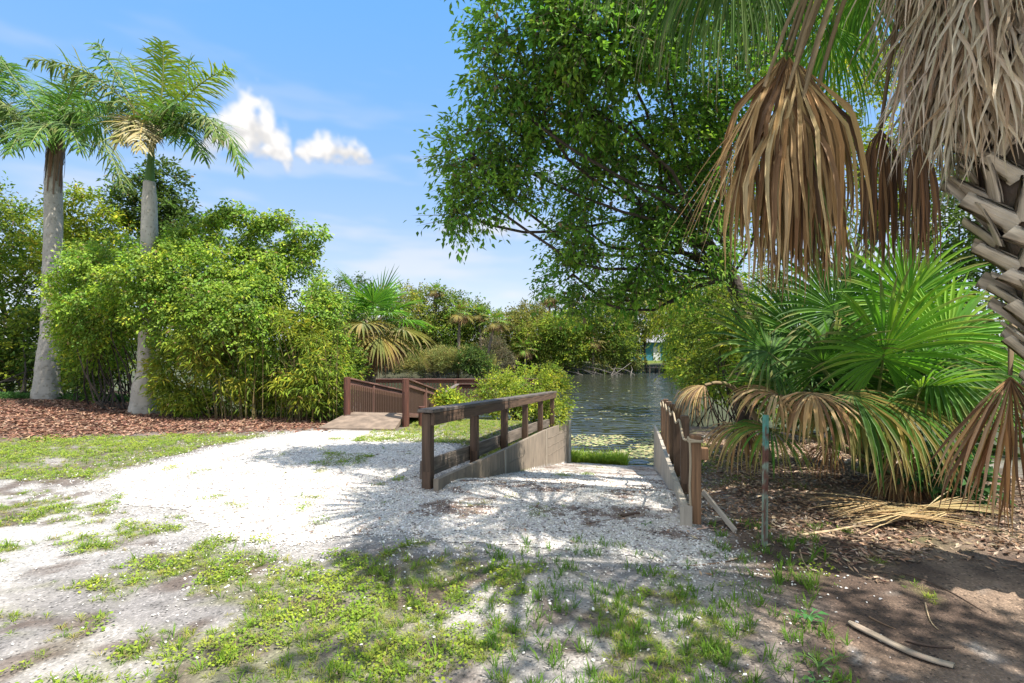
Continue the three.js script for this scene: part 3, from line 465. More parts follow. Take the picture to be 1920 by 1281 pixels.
{
  const t = thing('boardwalk', 'reddish brown wooden boardwalk going down to the pond dock', 'boardwalk', [-2.9, 0, -10.3]);
  const A = [-3.42, 10.5], B = [-2.13, 10.15], A2 = [-3.0, 14.6], B2 = [-1.98, 14.6], deck = (d) => 0.1 - 0.17 * Math.max(0, d - 10.4);
  const round = (name, x, d, y0, y1, r = 0.068) => { const g = new THREE.CylinderGeometry(r, r * 1.03, y1 - y0, 14); const U = g.attributes.uv; for (let k = 0; k < U.count; k++) U.setXY(k, U.getX(k) * 0.45, U.getY(k) * (y1 - y0)); const m = new THREE.Mesh(g, M.redWood); m.position.set(x, (y0 + y1) / 2, -d); return place(m, name, t); };
  round('post', A[0], A[1], -0.4, 0.86); round('post', B[0], B[1], -0.4, 0.855); round('post', -1.84, 10.35, -0.3, 0.27, 0.07);
  const bal = boxGeo(0.034, 0.60, 0.034);
  const run = (P, Q, top, n, opt = {}) => {          // a railing from P to Q: top rail, foot rail, balusters
    const w = opt.mat ?? M.pinkWood, p3 = (k, dy) => [lerp(P[0], Q[0], k), lerp(top[0], top[1], k) + dy, -lerp(P[1], Q[1], k)];
    beam('rail', p3(0, -0.065), p3(1, -0.065), 0.042, 0.13, w, t); beam('cap', p3(0, 0.018), p3(1, 0.018), 0.13, 0.034, opt.cap ?? w, t); beam('foot_rail', p3(0, -0.70), p3(1, -0.70), 0.04, 0.09, w, t);
    const turn = Math.atan2(Q[0] - P[0], Q[1] - P[1]); for (let k = 0; k < n; k++) box('baluster', V.add(p3((k + 0.5) / n, -0.4), [opt.in ?? 0.035, 0, 0.0]), 0, 0, 0, M.baluster, t, -turn, 0, bal);
    for (const k of opt.posts ?? []) box('mid_post', p3(k, -0.5), 0.09, 1.0, 0.09, M.pinkWood, t, -turn, 0.005);
  };
  run(A, A2, [0.82, 0.13], 34, { posts: [0.34, 0.99] }); run(B, B2, [0.83, 0.1], 36, { posts: [0.42, 0.99], in: -0.035 });
  run([-5.9, 20.2], [1.4, 20.2], [0.08, 0.08], 58, { posts: [0.02, 0.25, 0.5, 0.75, 0.98], mat: M.redWood, cap: M.pinkWood });
  run([-1.98, 14.7], [-1.9, 17.7], [0.09, 0.09], 24, { posts: [], cap: M.greyWood }); run([-1.9, 17.7], [1.4, 17.7], [0.09, 0.09], 30, { posts: [0.35, 0.7, 0.98], mat: M.redWood });
  run([-5.9, 14.9], [-5.9, 20.1], [0.08, 0.08], 40, { posts: [0.02], mat: M.redWood }); run([-5.8, 14.8], [-3.1, 14.8], [0.08, 0.08], 22, { posts: [], mat: M.redWood });
  round('post', -1.9, 17.7, -2.6, 0.06, 0.075);
  const pl = boxGeo(1.32, 0.035, 0.138); for (let k = 0; k < 29; k++) { const d = 10.5 + k * 0.142; const m = box('plank', [lerp(-2.78, -2.48, (d - 10.5) / 4.1), deck(d) - 0.02, -d], 0, 0, 0, M.greyWood, t, 0, 0, pl); m.rotation.x = -0.168; }
  const pl2 = boxGeo(0.19, 0.035, 5.6), pl3 = boxGeo(0.19, 0.035, 2.5); for (let k = 0; k < 37; k++) { const x = -5.85 + k * 0.195, far = x > -1.95; box('plank', [x, -0.72, far ? -18.95 : -17.4], 0, 0, 0, M.greyWood, t, 0, 0, far ? pl3 : pl2); }
  for (const [x, d] of [[-5.8, 15], [-3.9, 15], [-5.8, 17.6], [-3.9, 17.6], [-2.1, 15.2], [-5.8, 20], [-3.9, 20], [-1.9, 20], [0.2, 20], [1.3, 20], [0.2, 17.8], [1.3, 17.8]]) round('pile', x, d, -3.2, -0.75, 0.1);
  // the tan threshold plate on the gravel
  const pg = new Geo(true), c = [1, 1, 1], q = [[-3.72, 0.0, 9.72], [-2.22, 0.0, 9.58], [-2.22, 0.085, 10.5], [-3.44, 0.085, 10.72]].map(([x, y, d]) => [x, height(x, d) * (y ? 0 : 1) + y, -d]);
  const up = q.map((p, k) => pg.v(V.add(p, [0, 0.03, 0]), c, p[0], p[2])), dn = q.map((p) => pg.v(V.add(p, [0, -0.06, 0]), c, p[0], p[2])); pg.quad(up[0], up[1], up[2], up[3]); for (let k = 0; k < 4; k++) { const m = (k + 1) % 4; const a = pg.v(V.add(q[k], [0, 0.03, 0]), c, 0, 0), b = pg.v(V.add(q[m], [0, 0.03, 0]), c, 1, 0), d2 = pg.v(V.add(q[m], [0, -0.06, 0]), c, 1, 0.1), e = pg.v(V.add(q[k], [0, -0.06, 0]), c, 0, 0.1); pg.quad(e, d2, b, a); }
  tag(pg.build('threshold_plate', M.plate, null, true), 'flat tan ramp plate where the white gravel meets the boardwalk', 'ramp plate');
}
{ // rusty steel stake
  const [x, d] = gp(1436, 1022), y0 = height(x, d), g = new Geo(), H = 1.03;
  const sec = [[-0.022, 0.004], [-0.022, -0.002], [0.022, -0.002], [0.022, 0.004], [0.004, 0.004], [0.004, 0.034], [-0.004, 0.034], [-0.004, 0.004]], turn = 0.5, rings = 40; let prev;
  const green = [0.10, 0.30, 0.24], pale = [0.24, 0.31, 0.235], rust = [0.14, 0.06, 0.04];
  const pc = (h, k) => { const n = fbm(h * 9 + k * 0.7, k * 1.3, 5, 4), v = h / H; let c = v > 0.76 ? green : pale; const wob = v + 0.05 * (n - 0.5), band = wob < 0.745 && wob > 0.64 ? 0.3 : wob > 0.39 && wob < 0.575 ? 0.2 : wob < 0.39 ? (k < 2 || k > 6 ? 0.16 : -0.08) : -0.1; return V.mix(c, rust, smooth(0.46, 0.62, fbm(h * 22 + k * 0.9, k * 2.3, 6, 4) + band)); };
  for (let j = 0; j <= rings; j++) { const h = H * j / rings, ring = sec.map(([u, v], k) => { const X = u * Math.cos(turn) - v * Math.sin(turn), D = u * Math.sin(turn) + v * Math.cos(turn); return g.v([x + X + 0.008 * h, y0 - 0.1 + h + (j ? 0.1 : 0), -(d + D)], pc(h, k)); }); if (prev) for (let k = 0; k < 8; k++) g.quad(prev[k], prev[(k + 1) % 8], ring[(k + 1) % 8], ring[k]); prev = ring; }
  g.quad(prev[0], prev[1], prev[2], prev[3]);
  for (let k = 0; k < 14; k++) { const h = 0.15 + k * 0.06, c = pc(h, 2); const cx = x + 0.008 * h + 0.006 * Math.sin(turn), cd = d - 0.006; const q = [[-0.007, 0], [0.007, 0], [0.007, 0.016], [-0.007, 0.016]].map(([a, b]) => g.v([cx + a * Math.cos(turn), y0 + h + b, -(cd + a * Math.sin(turn) - 0.002)], c)); g.quad(...q); }
  tag(g.build('steel_stake', std({ vertexColors: true, roughness: 0.75, metalness: 0.1, flatShading: true, side: THREE.DoubleSide }), null), 'rusty steel stake with peeling green paint standing in the dirt', 'stake');
}
// ---------------------------------------------------------------- royal palms
function royal(label, basePx, d, prof, fronds, o = {}) {
  R = rngOf(o.seed ?? 5);
  const [bx, by] = basePx, base = onGround(bx, d), t = thing('royal_palm', label, 'palm tree', base, 'tall royal palms');
  const m = d / FOCAL * Math.cos(Math.atan((bx - 960) / FOCAL)), tr = new Geo(true), ys = prof.map((p) => p[1]), pts = prof.map(([px, py]) => at(px, py, d)); pts[0][1] = base[1] - 0.15;
  const rad = (f) => { const k = f * (prof.length - 1), i = Math.min(prof.length - 2, Math.floor(k)), u = k - i; return lerp(prof[i][2], prof[i + 1][2], u * u * (3 - 2 * u)) * m; };
  const path = []; for (let k = 0; k <= 60; k++) { const q = k / 60 * (prof.length - 1), i = Math.min(prof.length - 2, Math.floor(q)); path.push(V.mix(pts[i], pts[i + 1], q - i)); }
  tube(tr, path, (f) => (a) => rad(f) * (1 + 0.015 * Math.sin(f * 150)) * (1 + 0.1 * Math.sin(a * 6 + 1) * Math.exp(-f * 14)), 28, () => o.bark ?? [0.56, 0.53, 0.49], 0.8); tr.build('trunk', M.royal, t, true);
  if (o.shaft) { const g = new Geo(), s = o.shaft.map(([px, py]) => at(px, py, d)); tube(g, spline(s, 14), (f) => lerp(o.shaftR[0], o.shaftR[1], Math.pow(f, 0.7)) * m, 16, () => [0.075, 0.155, 0.03]); g.build('crown_shaft', M.stem, t, true); }
  if (o.sheath) { const g = new Geo(); for (let k = 0; k < 26; k++) { const a = k / 26 * 4.2 - 0.7, y0 = rr(245, 262), y1 = rr(300, 372), r0 = 11 * m, r1 = 17.5 * m, top = at(108, y0, d), bot = at(101, y1, d), dir = [Math.cos(a), 0, Math.sin(a)], c = varied([0.22, 0.135, 0.085], 0.3), sd = [-dir[2], 0, dir[0]]; let pv; for (let j = 0; j <= 5; j++) { const f = j / 5, p = V.mad(V.mix(top, bot, f), dir, lerp(r0, r1, Math.min(1, f * 1.6)) + 0.012 + 0.02 * R()), w = 0.05 * (1 - 0.6 * f) * (0.6 + 0.4 * R()); const A = g.v(V.mad(p, sd, w), c), B = g.v(V.mad(p, sd, -w), c); if (pv) g.quad(pv[0], pv[1], B, A); pv = [A, B]; } } g.build('dead_sheath', M.dry, t); }
  for (const [a, b, c, dz, kind] of fronds) { const A = at(a[0], a[1], d), B = at(b[0], b[1], d + dz * 0.45), Cc = at(c[0], c[1], d + dz); feather(t, A, B, Cc, { L: 0.68 * (o.size ?? 1), w: 0.045, n: 32, ...(kind === 'dead' ? { pal: FANP.yellow.concat([[0.42, 0.36, 0.22]]), rac: [0.4, 0.3, 0.1], dead: 1, droop: 0.8 } : kind === 'lime' ? { pal: [[0.26, 0.38, 0.03], [0.19, 0.32, 0.03], [0.36, 0.40, 0.04]], droop: 0.6 } : kind === 'grey' ? { pal: [[0.17, 0.25, 0.05], [0.11, 0.2, 0.03], [0.27, 0.29, 0.1]], droop: 1.0 } : {}) }); }
  return t;
}
const c1 = [107, 245], c2 = [286, 272], c0 = [-52, 205];
royal('tall royal palm with flared grey trunk and brown dead sheath near the left edge', [88, 745], 14.5, [[88, 752, 33], [88, 700, 25.5], [95, 620, 21], [98, 520, 20], [100, 420, 19], [100, 350, 18.5], [102, 300, 14.5], [106, 262, 10.5], [108, 245, 9]], [
  [c1, [55, 185], [-2, 104], -0.4], [c1, [58, 232], [16, 290], -1.3], [c1, [112, 195], [128, 155], 1.0], [c1, [175, 245], [234, 362], -0.7, 'grey'], [c1, [160, 205], [225, 190], 1.0], [c1, [72, 212], [25, 232], 1.1], [c1, [128, 235], [150, 285], -1.4], [c1, [90, 190], [62, 150], 1.4], [c1, [85, 235], [55, 275], -1.7], [c1, [140, 210], [195, 215], -1.2], [c1, [130, 180], [165, 135], -0.6]], { sheath: true, seed: 51, size: 0.95 });
royal('royal palm with green crown shaft rising out of the vine thicket', [270, 768], 11.9, [[270, 775, 31], [270, 730, 24.5], [274, 690, 17.5], [276, 600, 16.5], [279, 500, 17], [280, 440, 17], [280, 385, 15.5], [280, 345, 12.5], [280, 338, 10.5]], [
  [c2, [232, 165], [182, 78], -0.3], [c2, [304, 165], [303, 78], -0.4, 'lime'], [c2, [352, 178], [432, 128], -0.4, 'lime'], [c2, [395, 225], [453, 328], -0.6], [c2, [190, 152], [50, 112], -0.9, 'grey'], [c2, [365, 215], [408, 262], -1.3, 'grey'], [c2, [335, 240], [385, 302], -0.9], [[278, 268], [248, 228], [222, 268], -0.9, 'dead'], [[280, 268], [268, 232], [262, 282], -1.1, 'dead'], [c2, [225, 222], [145, 258], 0.7], [c2, [262, 170], [238, 108], 1.0], [c2, [332, 180], [358, 112], 0.9], [c2, [215, 200], [130, 195], 0.9], [c2, [310, 210], [345, 195], -1.2]], { shaft: [[280, 342], [282, 310], [285, 272]], shaftR: [11.5, 5.5], seed: 52, size: 0.82, bark: [0.58, 0.55, 0.5] });
royal('royal palm cut off by the left edge with only its fronds showing', [-75, 750], 15.2, [[-75, 756, 28], [-72, 690, 20], [-66, 540, 18], [-60, 380, 17], [-56, 260, 10], [-53, 205, 8]], [
  [c0, [-10, 150], [12, 118], -0.5], [c0, [0, 190], [28, 250], -0.6, 'grey'], [c0, [-5, 200], [22, 205], 0.8], [c0, [-100, 130], [-160, 160], 0], [c0, [-60, 120], [-80, 70], 0.4], [c0, [-110, 210], [-150, 290], -0.5], [c0, [-20, 220], [2, 270], 1.2]], { shaft: [[-57, 262], [-54, 205]], shaftR: [10, 6], seed: 53 });

// ---------------------------------------------------------------- vine thicket, bamboo and the trees behind
R = rngOf(61);
{
  const b = onGround(430, 11.9), t = thing('vine_thicket', 'rounded thicket smothered in leafy green vines behind the white path', 'thicket', b);
  const g = new Geo(), st = new Geo(true);
  const L = [lump(215, 545, 12.2, 90, 85), lump(300, 528, 11.6, 95, 66), lump(400, 530, 11.9, 110, 84), lump(490, 540, 11.9, 85, 76), lump(545, 590, 11.8, 75, 95), lump(450, 600, 11.5, 110, 95), lump(375, 605, 11.7, 80, 75), lump(180, 610, 12.6, 60, 80), lump(420, 470, 12.3, 60, 34), lump(500, 482, 12.4, 45, 34), lump(330, 480, 12.5, 70, 34), lump(590, 640, 11.8, 42, 75), lump(606, 590, 11.9, 34, 55), lump(612, 690, 11.5, 34, 75), lump(272, 500, 11.1, 55, 55, 0.45), lump(285, 572, 11.15, 40, 42, 0.4), lump(150, 520, 12.6, 40, 70), lump(470, 680, 11.9, 100, 60), lump(240, 500, 12.4, 80, 55), lump(350, 500, 12.2, 80, 50), lump(445, 505, 12.2, 90, 48), lump(545, 535, 12.2, 55, 60), lump(200, 600, 12.3, 70, 60)];
  foliage(g, L, { n: 128000, size: 0.078, wide: 0.68, pal: GREEN.vine, twig: 0.3, per: 12, gap: 0.41, freq: 2.0, hang: 0.4, inner: 0.55, near: 0.7 });
  // loose shoots that stick out over the top
  for (const [a, m, e] of [[[395, 420], [425, 385], [475, 402]], [[440, 430], [470, 410], [505, 428]], [[520, 470], [560, 455], [585, 475]], [[555, 500], [588, 470], [602, 430]], [[350, 440], [385, 402], [430, 412]], [[470, 425], [510, 398], [545, 420]], [[575, 560], [610, 545], [632, 575]], [[380, 470], [400, 405], [440, 385]], [[450, 470], [480, 420], [530, 405]], [[300, 470], [325, 430], [350, 425]], [[520, 480], [548, 440], [575, 432]]]) { const pts = bez(at(...a, 12), at(...m, 12), at(...e, 11.8), 10); tube(st, pts, () => 0.008, 4, () => BARK); foliage(g, pts.slice(2).map((p) => [p, [0.2, 0.16, 0.2]]), { n: 620, size: 0.09, wide: 0.66, pal: GREEN.vine, twig: 0.14, per: 5, inner: 0.0, hang: 0.4 }); }
  for (let k = 0; k < 46; k++) { const px = rr(150, 600); limb(st, V.add(onGround(px, rr(12.0, 13)), [0, -0.1, 0]), at(px + rr(-60, 20), rr(540, 620), rr(11.6, 12.6)), 0.022, 0.008, 4, 0.1, k % 3 ? DARKBARK : BARK); }
  g.build('vines', M.leaf, t, false, 'stuff'); st.build('stems', M.bark, t, true, 'stuff');
}
{
  const b = onGround(540, 11.2), t = thing('bamboo_clump', 'yellow green bamboo clump with bare canes at the foot of the vine thicket', 'bamboo', b), canes = new Geo(true), g = new Geo();
  for (let k = 0; k < 90; k++) { const px = 632 - 240 * Math.pow(R(), 1.3), d = rr(10.9, 11.9), foot = onGround(px, d), lean = rr(-0.5, 0.35), h = rr(1.2, 2.4), top = V.add(foot, [lean + (px - 500) * 0.0015, h, rr(0, 0.7)]); tube(canes, bez(V.add(foot, [0, -0.08, 0]), V.add(foot, [lean * 0.15, h * 0.7, 0.05]), top, 6), (f) => lerp(0.01, 0.004, f), 5, () => varied(R() < 0.6 ? [0.2, 0.14, 0.06] : [0.13, 0.13, 0.04], 0.3)); }
  const L = [lump(362, 690, 11.7, 58, 62), lump(400, 650, 11.2, 80, 55), lump(440, 705, 11.3, 80, 40), lump(540, 660, 11.3, 65, 70), lump(590, 690, 11.2, 48, 70), lump(500, 630, 11.3, 70, 45), lump(345, 742, 11.6, 36, 26), lump(385, 745, 11.3, 45, 22), lump(450, 720, 12.3, 90, 50, 0.5), lump(560, 730, 12.1, 70, 45, 0.5)];
  foliage(g, L, { n: 32000, size: 0.14, wide: 0.22, pal: GREEN.bamboo, twig: 0.34, per: 10, gap: 0.36, freq: 1.5, hang: 0.25, droop: 0.25, inner: 0.5, near: 0.7 });
  foliage(g, [lump(395, 640, 10.9, 26, 26), lump(372, 660, 10.9, 14, 22)], { n: 520, size: 0.15, wide: 0.2, pal: [[0.3, 0.3, 0.06], [0.22, 0.25, 0.04]], twig: 0.2, per: 8, inner: 0.1, hang: 0.6 });
  canes.build('canes', M.stem, t, true, 'stuff'); g.build('foliage', M.leafMatt, t, false, 'stuff');
}
{
  const lit = { twig: 0.45, per: 13, near: 0.6, inner: 0.5 };
  tree('broadleaf_tree', 'lime green tree between the two royal palms', onGround(175, 17), [lump(165, 410, 17, 62, 50), lump(195, 450, 17.2, 70, 50), lump(150, 490, 17, 60, 60)], { ...lit, n: 9000, size: 0.14, pal: GREEN.lime, gap: 0.3 }, 'trees behind the thicket');
  tree('broadleaf_tree', 'dark leafy tree rising just behind the green crown shaft', onGround(285, 18), [lump(262, 385, 18, 55, 48), lump(305, 335, 18, 28, 30), lump(300, 400, 18, 58, 42), lump(350, 440, 18, 50, 40)], { ...lit, n: 11000, size: 0.15, pal: GREEN.deep, gap: 0.3 }, 'trees behind the thicket');
  tree('broadleaf_tree', 'green tree out of view beyond the left edge', onGround(-420, 17), [lump(-330, 470, 17, 120, 90), lump(-480, 440, 17, 140, 110), lump(-400, 600, 16, 150, 100), lump(-620, 540, 17, 140, 130)], { ...lit, n: 12000, size: 0.17, pal: GREEN.mid, gap: 0.3 }, 'trees behind the thicket');
  tree('broadleaf_tree', 'dense green tree filling the left edge behind the first royal palm', onGround(20, 18), [lump(20, 440, 18, 80, 60), lump(-40, 400, 18, 80, 60), lump(70, 520, 17.6, 80, 80), lump(0, 560, 17, 90, 80), lump(10, 380, 18.4, 26, 34)], { ...lit, n: 22000, size: 0.14, pal: GREEN.mid, gap: 0.32 }, 'trees behind the thicket');
  shrub('understorey_shrub', 'dark tangled undergrowth behind the foot of the first royal palm', onGround(60, 16.3), [lump(20, 650, 16.2, 80, 60), lump(110, 640, 16.4, 70, 70), lump(60, 700, 16, 80, 36), lump(-60, 660, 16, 80, 70), lump(160, 690, 15.4, 50, 45)], { n: 20000, size: 0.13, pal: GREEN.deep.concat(GREEN.mid), gap: 0.36, twig: 0.4, per: 12, stemsPer: 12, foot: 5, stemR: 0.03, bark: DARKBARK, near: 0.6 });
  shrub('understorey_shrub', 'dark shrub in the hollow between the second royal palm and first', onGround(205, 14.2), [lump(200, 660, 14.2, 60, 60), lump(230, 610, 14.2, 55, 50), lump(190, 715, 13.6, 52, 26)], { n: 9000, size: 0.12, pal: GREEN.deep.concat(GREEN.mid), gap: 0.36, twig: 0.35, per: 12, stemsPer: 8, foot: 2, bark: DARKBARK, near: 0.6 });
  shrub('understorey_shrub', 'dark green shrub between the bamboo clump and the boardwalk posts', onGround(640, 12.6), [lump(640, 690, 12.4, 34, 55), lump(628, 755, 11.5, 24, 26)], { n: 6500, size: 0.1, pal: GREEN.deep.concat(GREEN.mid), gap: 0.3, twig: 0.3, per: 12, stemsPer: 5, foot: 1.2, bark: DARKBARK, near: 0.6 });
  const gc = new Geo(); for (let k = 0; k < 7000; k++) { const px = rr(-120, 245), d = rr(14.0, 15.6); if (Math.abs(px - 88) < 36 && d < 14.4) continue; const p = onGround(px, d); leaf(gc, V.add(p, [0, rr(0.01, 0.16), 0]), V.norm([rr(-1, 1), rr(0, 0.9), rr(-1, 1)]), [rr(-0.3, 0.3), 1, rr(-0.3, 0.3)], rr(0.06, 0.13), 0.04, varied([0.07, 0.17, 0.035], 0.25)); }
  tag(gc.build('ground_cover', M.leafMatt, null, false, 'stuff'), 'low bright ground cover round the foot of the first royal palm', 'ground cover');
}
// ---------------------------------------------------------------- young cabbage palm by the boardwalk, bushes on the bank
R = rngOf(71);
cabbagePalm('cabbage_palm', 'young cabbage palm with yellow and brown lower fans behind the boardwalk', onGround(690, 14.6), at(700, 612, 14.6), { r: 0.15, pet: 1.0, L: 1.1, live: 21, dead: 11, N: 36, pal: FANP.bright.concat(FANP.live), boots: 26, bootSpan: 0.9, yellow: 0.5, deadTurn: 0.6, bark: [0.3, 0.25, 0.2] });
shrub('round_bush', 'bright yellow green bush on the bank behind the dark railing', onGround(975, 14), [lump(935, 738, 13.8, 42, 34), lump(985, 732, 14.0, 56, 40), lump(1032, 748, 14.2, 36, 46), lump(960, 766, 13.6, 60, 32), lump(1042, 708, 14.4, 20, 24), lump(1010, 778, 13.8, 50, 32)], { n: 17000, size: 0.075, wide: 0.55, pal: GREEN.lime, gap: 0.3, freq: 2.2, twig: 0.26, per: 13, upright: 0.25, stemsPer: 5, near: 0.5, mat: M.leaf });
shrub('round_bush', 'small lime green bush in front of the boardwalk railing', onGround(850, 12.2), [lump(850, 762, 12.2, 24, 14), lump(838, 752, 12.4, 14, 9)], { n: 2600, size: 0.08, pal: GREEN.lime, gap: 0.2, twig: 0.24, per: 10, upright: 0.3, stemsPer: 4 });
// ---------------------------------------------------------------- shade tree over the ramp
R = rngOf(81);
{
  const b = onGround(1418, 8.0), fork = at(1372, 520, 7.6);
  const L = [[1000, 80, 6.6, 105, 90], [930, 150, 6.8, 70, 70], [1120, 60, 6.4, 130, 100], [1240, 90, 6.8, 110, 100], [1090, 190, 6.9, 110, 75], [960, 245, 7.0, 80, 50], [885, 300, 7.1, 60, 55], [900, 370, 7.1, 55, 42], [985, 320, 7.3, 60, 55], [1180, 230, 7.4, 110, 90], [1290, 220, 7.8, 90, 110], [1150, 340, 7.6, 95, 70], [1250, 360, 7.9, 90, 80], [1110, 440, 7.7, 75, 60], [1210, 470, 8.0, 85, 65], [1075, 515, 7.9, 62, 45], [1300, 480, 8.2, 65, 70], [1180, 545, 8.3, 55, 28], [1340, 340, 8.4, 70, 90], [850, 395, 7.1, 24, 30], [1100, 560, 8.0, 40, 22], [1380, 130, 7.6, 90, 120], [1040, -60, 6.3, 180, 90], [1300, -60, 6.6, 180, 90]].map((q) => [q[0], q[1], q[2] * 0.88, q[3], q[4]]).map((q) => lump(...q, Math.min(q[3], q[4]) * q[2] / FOCAL * 1.1));
  tree('shade_tree', 'large leafy shade tree spreading over the launch ramp', b, L, { n: 78000, size: 0.078, wide: 0.58, pal: [[0.135, 0.31, 0.025], [0.19, 0.39, 0.028], [0.29, 0.47, 0.035], [0.1, 0.24, 0.022]], gap: 0.4, freq: 2.1, twig: 0.34, per: 14, hang: 0.3, inner: 0.25, trunk: 0.15, limbs: 0.16, fork, bark: [0.12, 0.09, 0.068], sub: 40, twigs: true, mat: M.leaf });
}
{ // out of view, behind the viewer's right shoulder: only its shade is seen on the lawn
  const L = [[[3.6, 5.0, -0.6], [1.3, 0.8, 1.2]], [[2.2, 5.6, 0.0], [1.0, 0.7, 1.0]], [[4.6, 5.6, -1.0], [1.1, 0.8, 1.0]], [[3.4, 6.1, 0.9], [1.3, 0.8, 1.0]], [[5.3, 4.8, -0.7], [0.8, 0.7, 0.7]]];
  tree('shade_tree', 'leafy tree out of view that shades the near lawn', [4.9, 0, 0.6], L, { n: 12000, size: 0.11, wide: 0.52, pal: GREEN.mid, gap: 0.4, freq: 1.4, twig: 0.36, per: 12, hang: 0.2, inner: 0.3, trunk: 0.16 });
}
{ // vegetation beyond the palmetto
  const o = { twig: 0.45, per: 12, near: 0.4, inner: 0.4, gap: 0.36 };
  tree('broadleaf_tree', 'bright backlit tree behind the hanging dead fronds', onGround(1600, 13), [lump(1560, 120, 12.5, 110, 110), lump(1650, 220, 12.8, 120, 110), lump(1480, 250, 13, 100, 100), lump(1600, 360, 13.2, 120, 90), lump(1740, 330, 13, 110, 110), lump(1480, 420, 13, 80, 80), lump(1450, 40, 12.6, 110, 90)], { ...o, n: 24000, size: 0.12, pal: GREEN.lime, gap: 0.38 }, 'trees on the right bank');
  tree('broadleaf_tree', 'dark tree behind the cabbage palm trunk at the right edge', onGround(1850, 11), [lump(1800, 420, 11, 90, 110), lump(1850, 560, 10.6, 100, 110), lump(1740, 520, 11.4, 70, 80), lump(1930, 380, 11, 120, 160)], { ...o, n: 14000, size: 0.12, pal: GREEN.deep }, 'trees on the right bank');
  shrub('bank_shrub', 'dark green shrub at the water edge beyond the rope fence', onGround(1345, 13), [lump(1320, 640, 13, 55, 60), lump(1350, 590, 13, 60, 50), lump(1400, 650, 11.5, 60, 60), lump(1330, 700, 12, 45, 40)], { n: 11000, size: 0.1, pal: GREEN.deep.concat(GREEN.mid), gap: 0.35, twig: 0.35, per: 12, stemsPer: 5, foot: 1.5, bark: DARKBARK });
  shrub('bank_shrub', 'green shrub half hiding the leaning trunk of the shade tree', onGround(1395, 7.6), [lump(1385, 610, 7.5, 46, 60), lump(1420, 690, 7.3, 44, 50), lump(1350, 670, 7.8, 40, 50)], { n: 5200, size: 0.08, pal: GREEN.mid, gap: 0.36, twig: 0.3, per: 11, stemsPer: 4, foot: 0.8, bark: DARKBARK });
  shrub('bank_shrub', 'leafy shrub filling the shade behind the green palmetto', onGround(1600, 9), [lump(1480, 600, 10.4, 70, 70), lump(1560, 700, 9.4, 90, 80), lump(1680, 640, 9.8, 100, 90), lump(1780, 700, 8.6, 90, 90), lump(1480, 730, 9, 70, 55), lump(1880, 780, 8, 90, 90)], { n: 16000, size: 0.11, pal: GREEN.deep, gap: 0.33, twig: 0.4, per: 12, stemsPer: 5, foot: 3, bark: DARKBARK });
  tree('willow_tree', 'pale yellow green willow on the right shore of the pond', onGround(1290, 26), [lump(1262, 600, 27, 34, 48), lump(1300, 560, 26, 52, 50), lump(1275, 655, 26, 30, 46), lump(1310, 630, 24, 50, 60), lump(1345, 560, 26, 50, 60)], { n: 10000, size: 0.2, wide: 0.3, pal: GREEN.lime.concat(GREEN.mid), hang: 0.7, droop: 0.4, twig: 0.7, per: 12, near: 0.6, trunk: 0.16 }, 'trees on the right shore');
  shrub('bank_shrub', 'low grassy shrub leaning over the water on the right shore', onGround(1300, 19), [lump(1290, 700, 19.5, 28, 28), lump(1325, 690, 18, 32, 34)], { n: 4000, size: 0.2, wide: 0.2, pal: GREEN.mid, twig: 0.5, per: 10, upright: 0.4, stemsPer: 3, foot: 1 });
}
